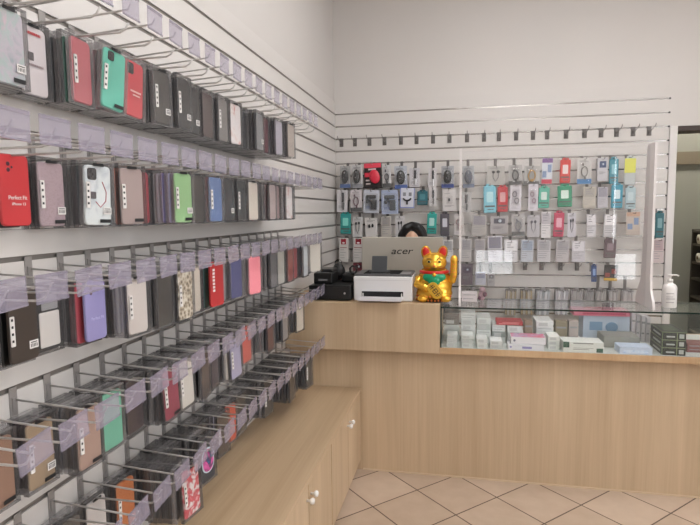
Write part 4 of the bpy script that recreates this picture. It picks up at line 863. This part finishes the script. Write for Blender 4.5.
for (x0,x1,z0,z1) in [(-.014,.014,.030,.034),(-.002,.002,.018,.040),(-.016,.016,.020,.0235),(-.012,.012,.004,.0075),(-.002,.002,-.008,.014),(-.014,-.010,-.010,.010),(.010,.014,-.010,.010),(-.014,.014,-.014,-.010),(-.016,.016,-.026,-.0225),(-.002,.002,-.038,-.018),(-.012,-.009,-.036,-.024),(.009,.012,-.036,-.024)]: s_.box(x0,x1,-.0072,-.0055,z0,z1)
s_.build('coin_lettering',INK,o)
m=MB()
for k in range(26):
    a_=R(200+k*5.2); m.ell((.108*math.cos(a_)*.98,.088*math.sin(a_)*.98-.008,.012+.02*(k%2)),(.006,.005,.007),0,8,6)
m.build('base_studs',mat('orange_lacquer','b8601a',.35),cat_)
MB().lathe([(.098,0),(.102,.003),(.100,.006)],n=32).build('dark_base',BLACK,cat_,(0,-.008,-.0005)).scale=(1,.82,1)
# ------------------------------------------------------------------ seated person behind the monitor
SKIN=mat('skin','c39a80',.5); HAIR=mat('black_hair','100e0f',.35); TOP=mat('dark_knit_top','2b2c33',.8); TRS=mat('dark_trousers','23242a',.8); SHOE=mat('black_shoes','161616',.5)
PX,PY=.675,-.47
pe=thing('person','person with dark parted hair sitting low behind the silver monitor','person',(PX,PY,0))
def limbs(m,off,parts):
    P={'torso':([(0,.02,.62),(0,.03,.78),(0,.02,.95),(0,.0,1.10)],[.125,.115,.125,.11]),
       'shl':([(0,.01,1.12),(.17,.01,1.09)],[.075,.06]),'shr':([(0,.01,1.12),(-.17,.01,1.09)],[.075,.06]),
       'al':([(.17,.01,1.09),(.215,-.02,.84)],[.055,.042]),'ar':([(-.17,.01,1.09),(-.215,-.02,.84)],[.055,.042]),
       'fl':([(.215,-.02,.84),(.13,-.22,.73)],[.042,.028]),'fr':([(-.215,-.02,.84),(-.13,-.22,.73)],[.042,.028]),
       'tl':([(.085,.0,.62),(.11,-.40,.60)],[.092,.065]),'tr':([(-.085,.0,.62),(-.11,-.40,.60)],[.092,.065]),
       'cl':([(.11,-.40,.60),(.10,-.36,.10)],[.06,.038]),'cr':([(-.11,-.40,.60),(-.10,-.36,.10)],[.06,.038]),
       'ftl':([(.10,-.34,.045),(.11,-.52,.035)],[.038,.032]),'ftr':([(-.10,-.34,.045),(-.11,-.52,.035)],[.038,.032]),
       'neck':([(0,.01,1.12),(0,-.005,1.25)],[.055,.05])}
    for k in parts:
        pts,rs=P[k]
        for i in range(len(pts)-1):
            a_,b2=Vector(pts[i]),Vector(pts[i+1]); r0,r1=rs[i]+off,rs[i+1]+off
            sx=1.25 if k=='torso' else 1
            N=max(3,int((b2-a_).length/.03))
            for q_ in range(N+1):
                c_=a_.lerp(b2,q_/N); rr=r0+(r1-r0)*q_/N
                m.ell(c_,(rr*sx,rr*(.85 if k=='torso' else 1),rr),0,14,10)
    return m
bd=limbs(MB(),0,['torso','shl','shr','al','ar','fl','fr','tl','tr','cl','cr','neck'])
HC=Vector((0,-.02,1.333))
bd.ell(HC,(.073,.092,.108),0,24,18).ell(HC+Vector((0,-.025,-.055)),(.056,.062,.058),0,18,12).ell(HC+Vector((0,-.098,-.025)),(.013,.018,.02),0,12,8)
for sx in(-1,1): bd.ell(HC+Vector((sx*.074,.005,-.01)),(.012,.02,.03),0,10,8)
bd.ell(HC+Vector((0,-.085,-.065)),(.024,.010,.008),0,12,8)
for sx in(-1,1):      # hands resting on the thighs: palm, four fingers, thumb
    bd.ell((sx*.115,-.255,.70),(.036,.045,.016),0,14,8)
    for k_,(dx,L_) in enumerate([(-.026,.062),(-.009,.072),(.009,.068),(.025,.052)]):
        x0=sx*.115+dx; bd.tube([(x0,-.285,.702),(x0,-.285-L_*.55,.703),(x0,-.285-L_,.688)],.0085,8,r2=.007)
    bd.tube([(sx*.085,-.25,.70),(sx*.066,-.275,.697),(sx*.062,-.30,.69)],.0095,8,r2=.008)
ob=bd.build('body',SKIN,pe); remesh(ob,.0055,3)
for sx in(-1,1):
    MB().ell(HC+Vector((sx*.031,-.082,.002)),(.013,.010,.008),0,12,8).build('eye',mat('eye_white','d9d6d2',.3),pe); MB().ell(HC+Vector((sx*.031,-.090,.002)),(.006,.004,.006),0,10,6).build('iris',mat('iris_brown','2a1a12',.2),pe)
    MB().tube([HC+Vector((sx*.016,-.092,.024)),HC+Vector((sx*.034,-.091,.029)),HC+Vector((sx*.05,-.080,.022))],.004,6).build('eyebrow',HAIR,pe)
MB().tube([HC+Vector((-.022,-.092,-.065)),HC+Vector((0,-.097,-.066)),HC+Vector((.022,-.092,-.065))],.004,8).build('lips',mat('lips','a8655c',.45),pe)
h=MB().ell(HC+Vector((0,.018,.030)),(.104,.094,.108),0,26,18).ell(HC+Vector((0,.065,-.05)),(.082,.055,.11),0,20,14)
for sx in(-1,1):
    pts_=[HC+Vector((sx*.002,-.052,.116)),HC+Vector((sx*.045,-.066,.098)),HC+Vector((sx*.080,-.048,.045)),HC+Vector((sx*.094,-.018,-.04)),HC+Vector((sx*.092,.01,-.12))]
    for i in range(4):
        for q_ in range(6): 
            c_=pts_[i].lerp(pts_[i+1],q_/6); h.ell(c_,(.024,.024,.026),0,10,8)
oh=h.build('hair',HAIR,pe); remesh(oh,.006,4)
oc=limbs(MB(),.012,['torso','shl','shr','al','ar','fl','fr']).build('knit_top',TOP,pe); remesh(oc,.009,3)
ot=limbs(MB(),.010,['tl','tr','cl','cr']).ell((0,.02,.63),(.16,.13,.10),0,18,12).build('trousers',TRS,pe); remesh(ot,.009,3)
for k in('ftl','ftr'): oo=limbs(MB(),.004,[k]).build('shoe',SHOE,pe); remesh(oo,.006,2)
t=thing('swivel_stool','round black swivel stool under the seated person','stool',(PX,PY+.02,0))
MB().lathe([(.16,.41),(.175,.42),(.178,.448),(.16,.46),(.0,.463)],n=28).build('stool_seat',BLACK,t); MB().tube([(0,0,.03),(0,0,.415)],.022,12).build('gas_column',CHROME,t)
for k in range(5):
    a_=2*PI*k/5; g_=MB().tube([(0,0,.07),(.20*math.cos(a_),.20*math.sin(a_),.055)],.016,8).build('stool_leg',DGREY,t); MB().ell((.20*math.cos(a_),.20*math.sin(a_),.024),(.02,.02,.024),0,12,8).build('caster',BLACK,g_)
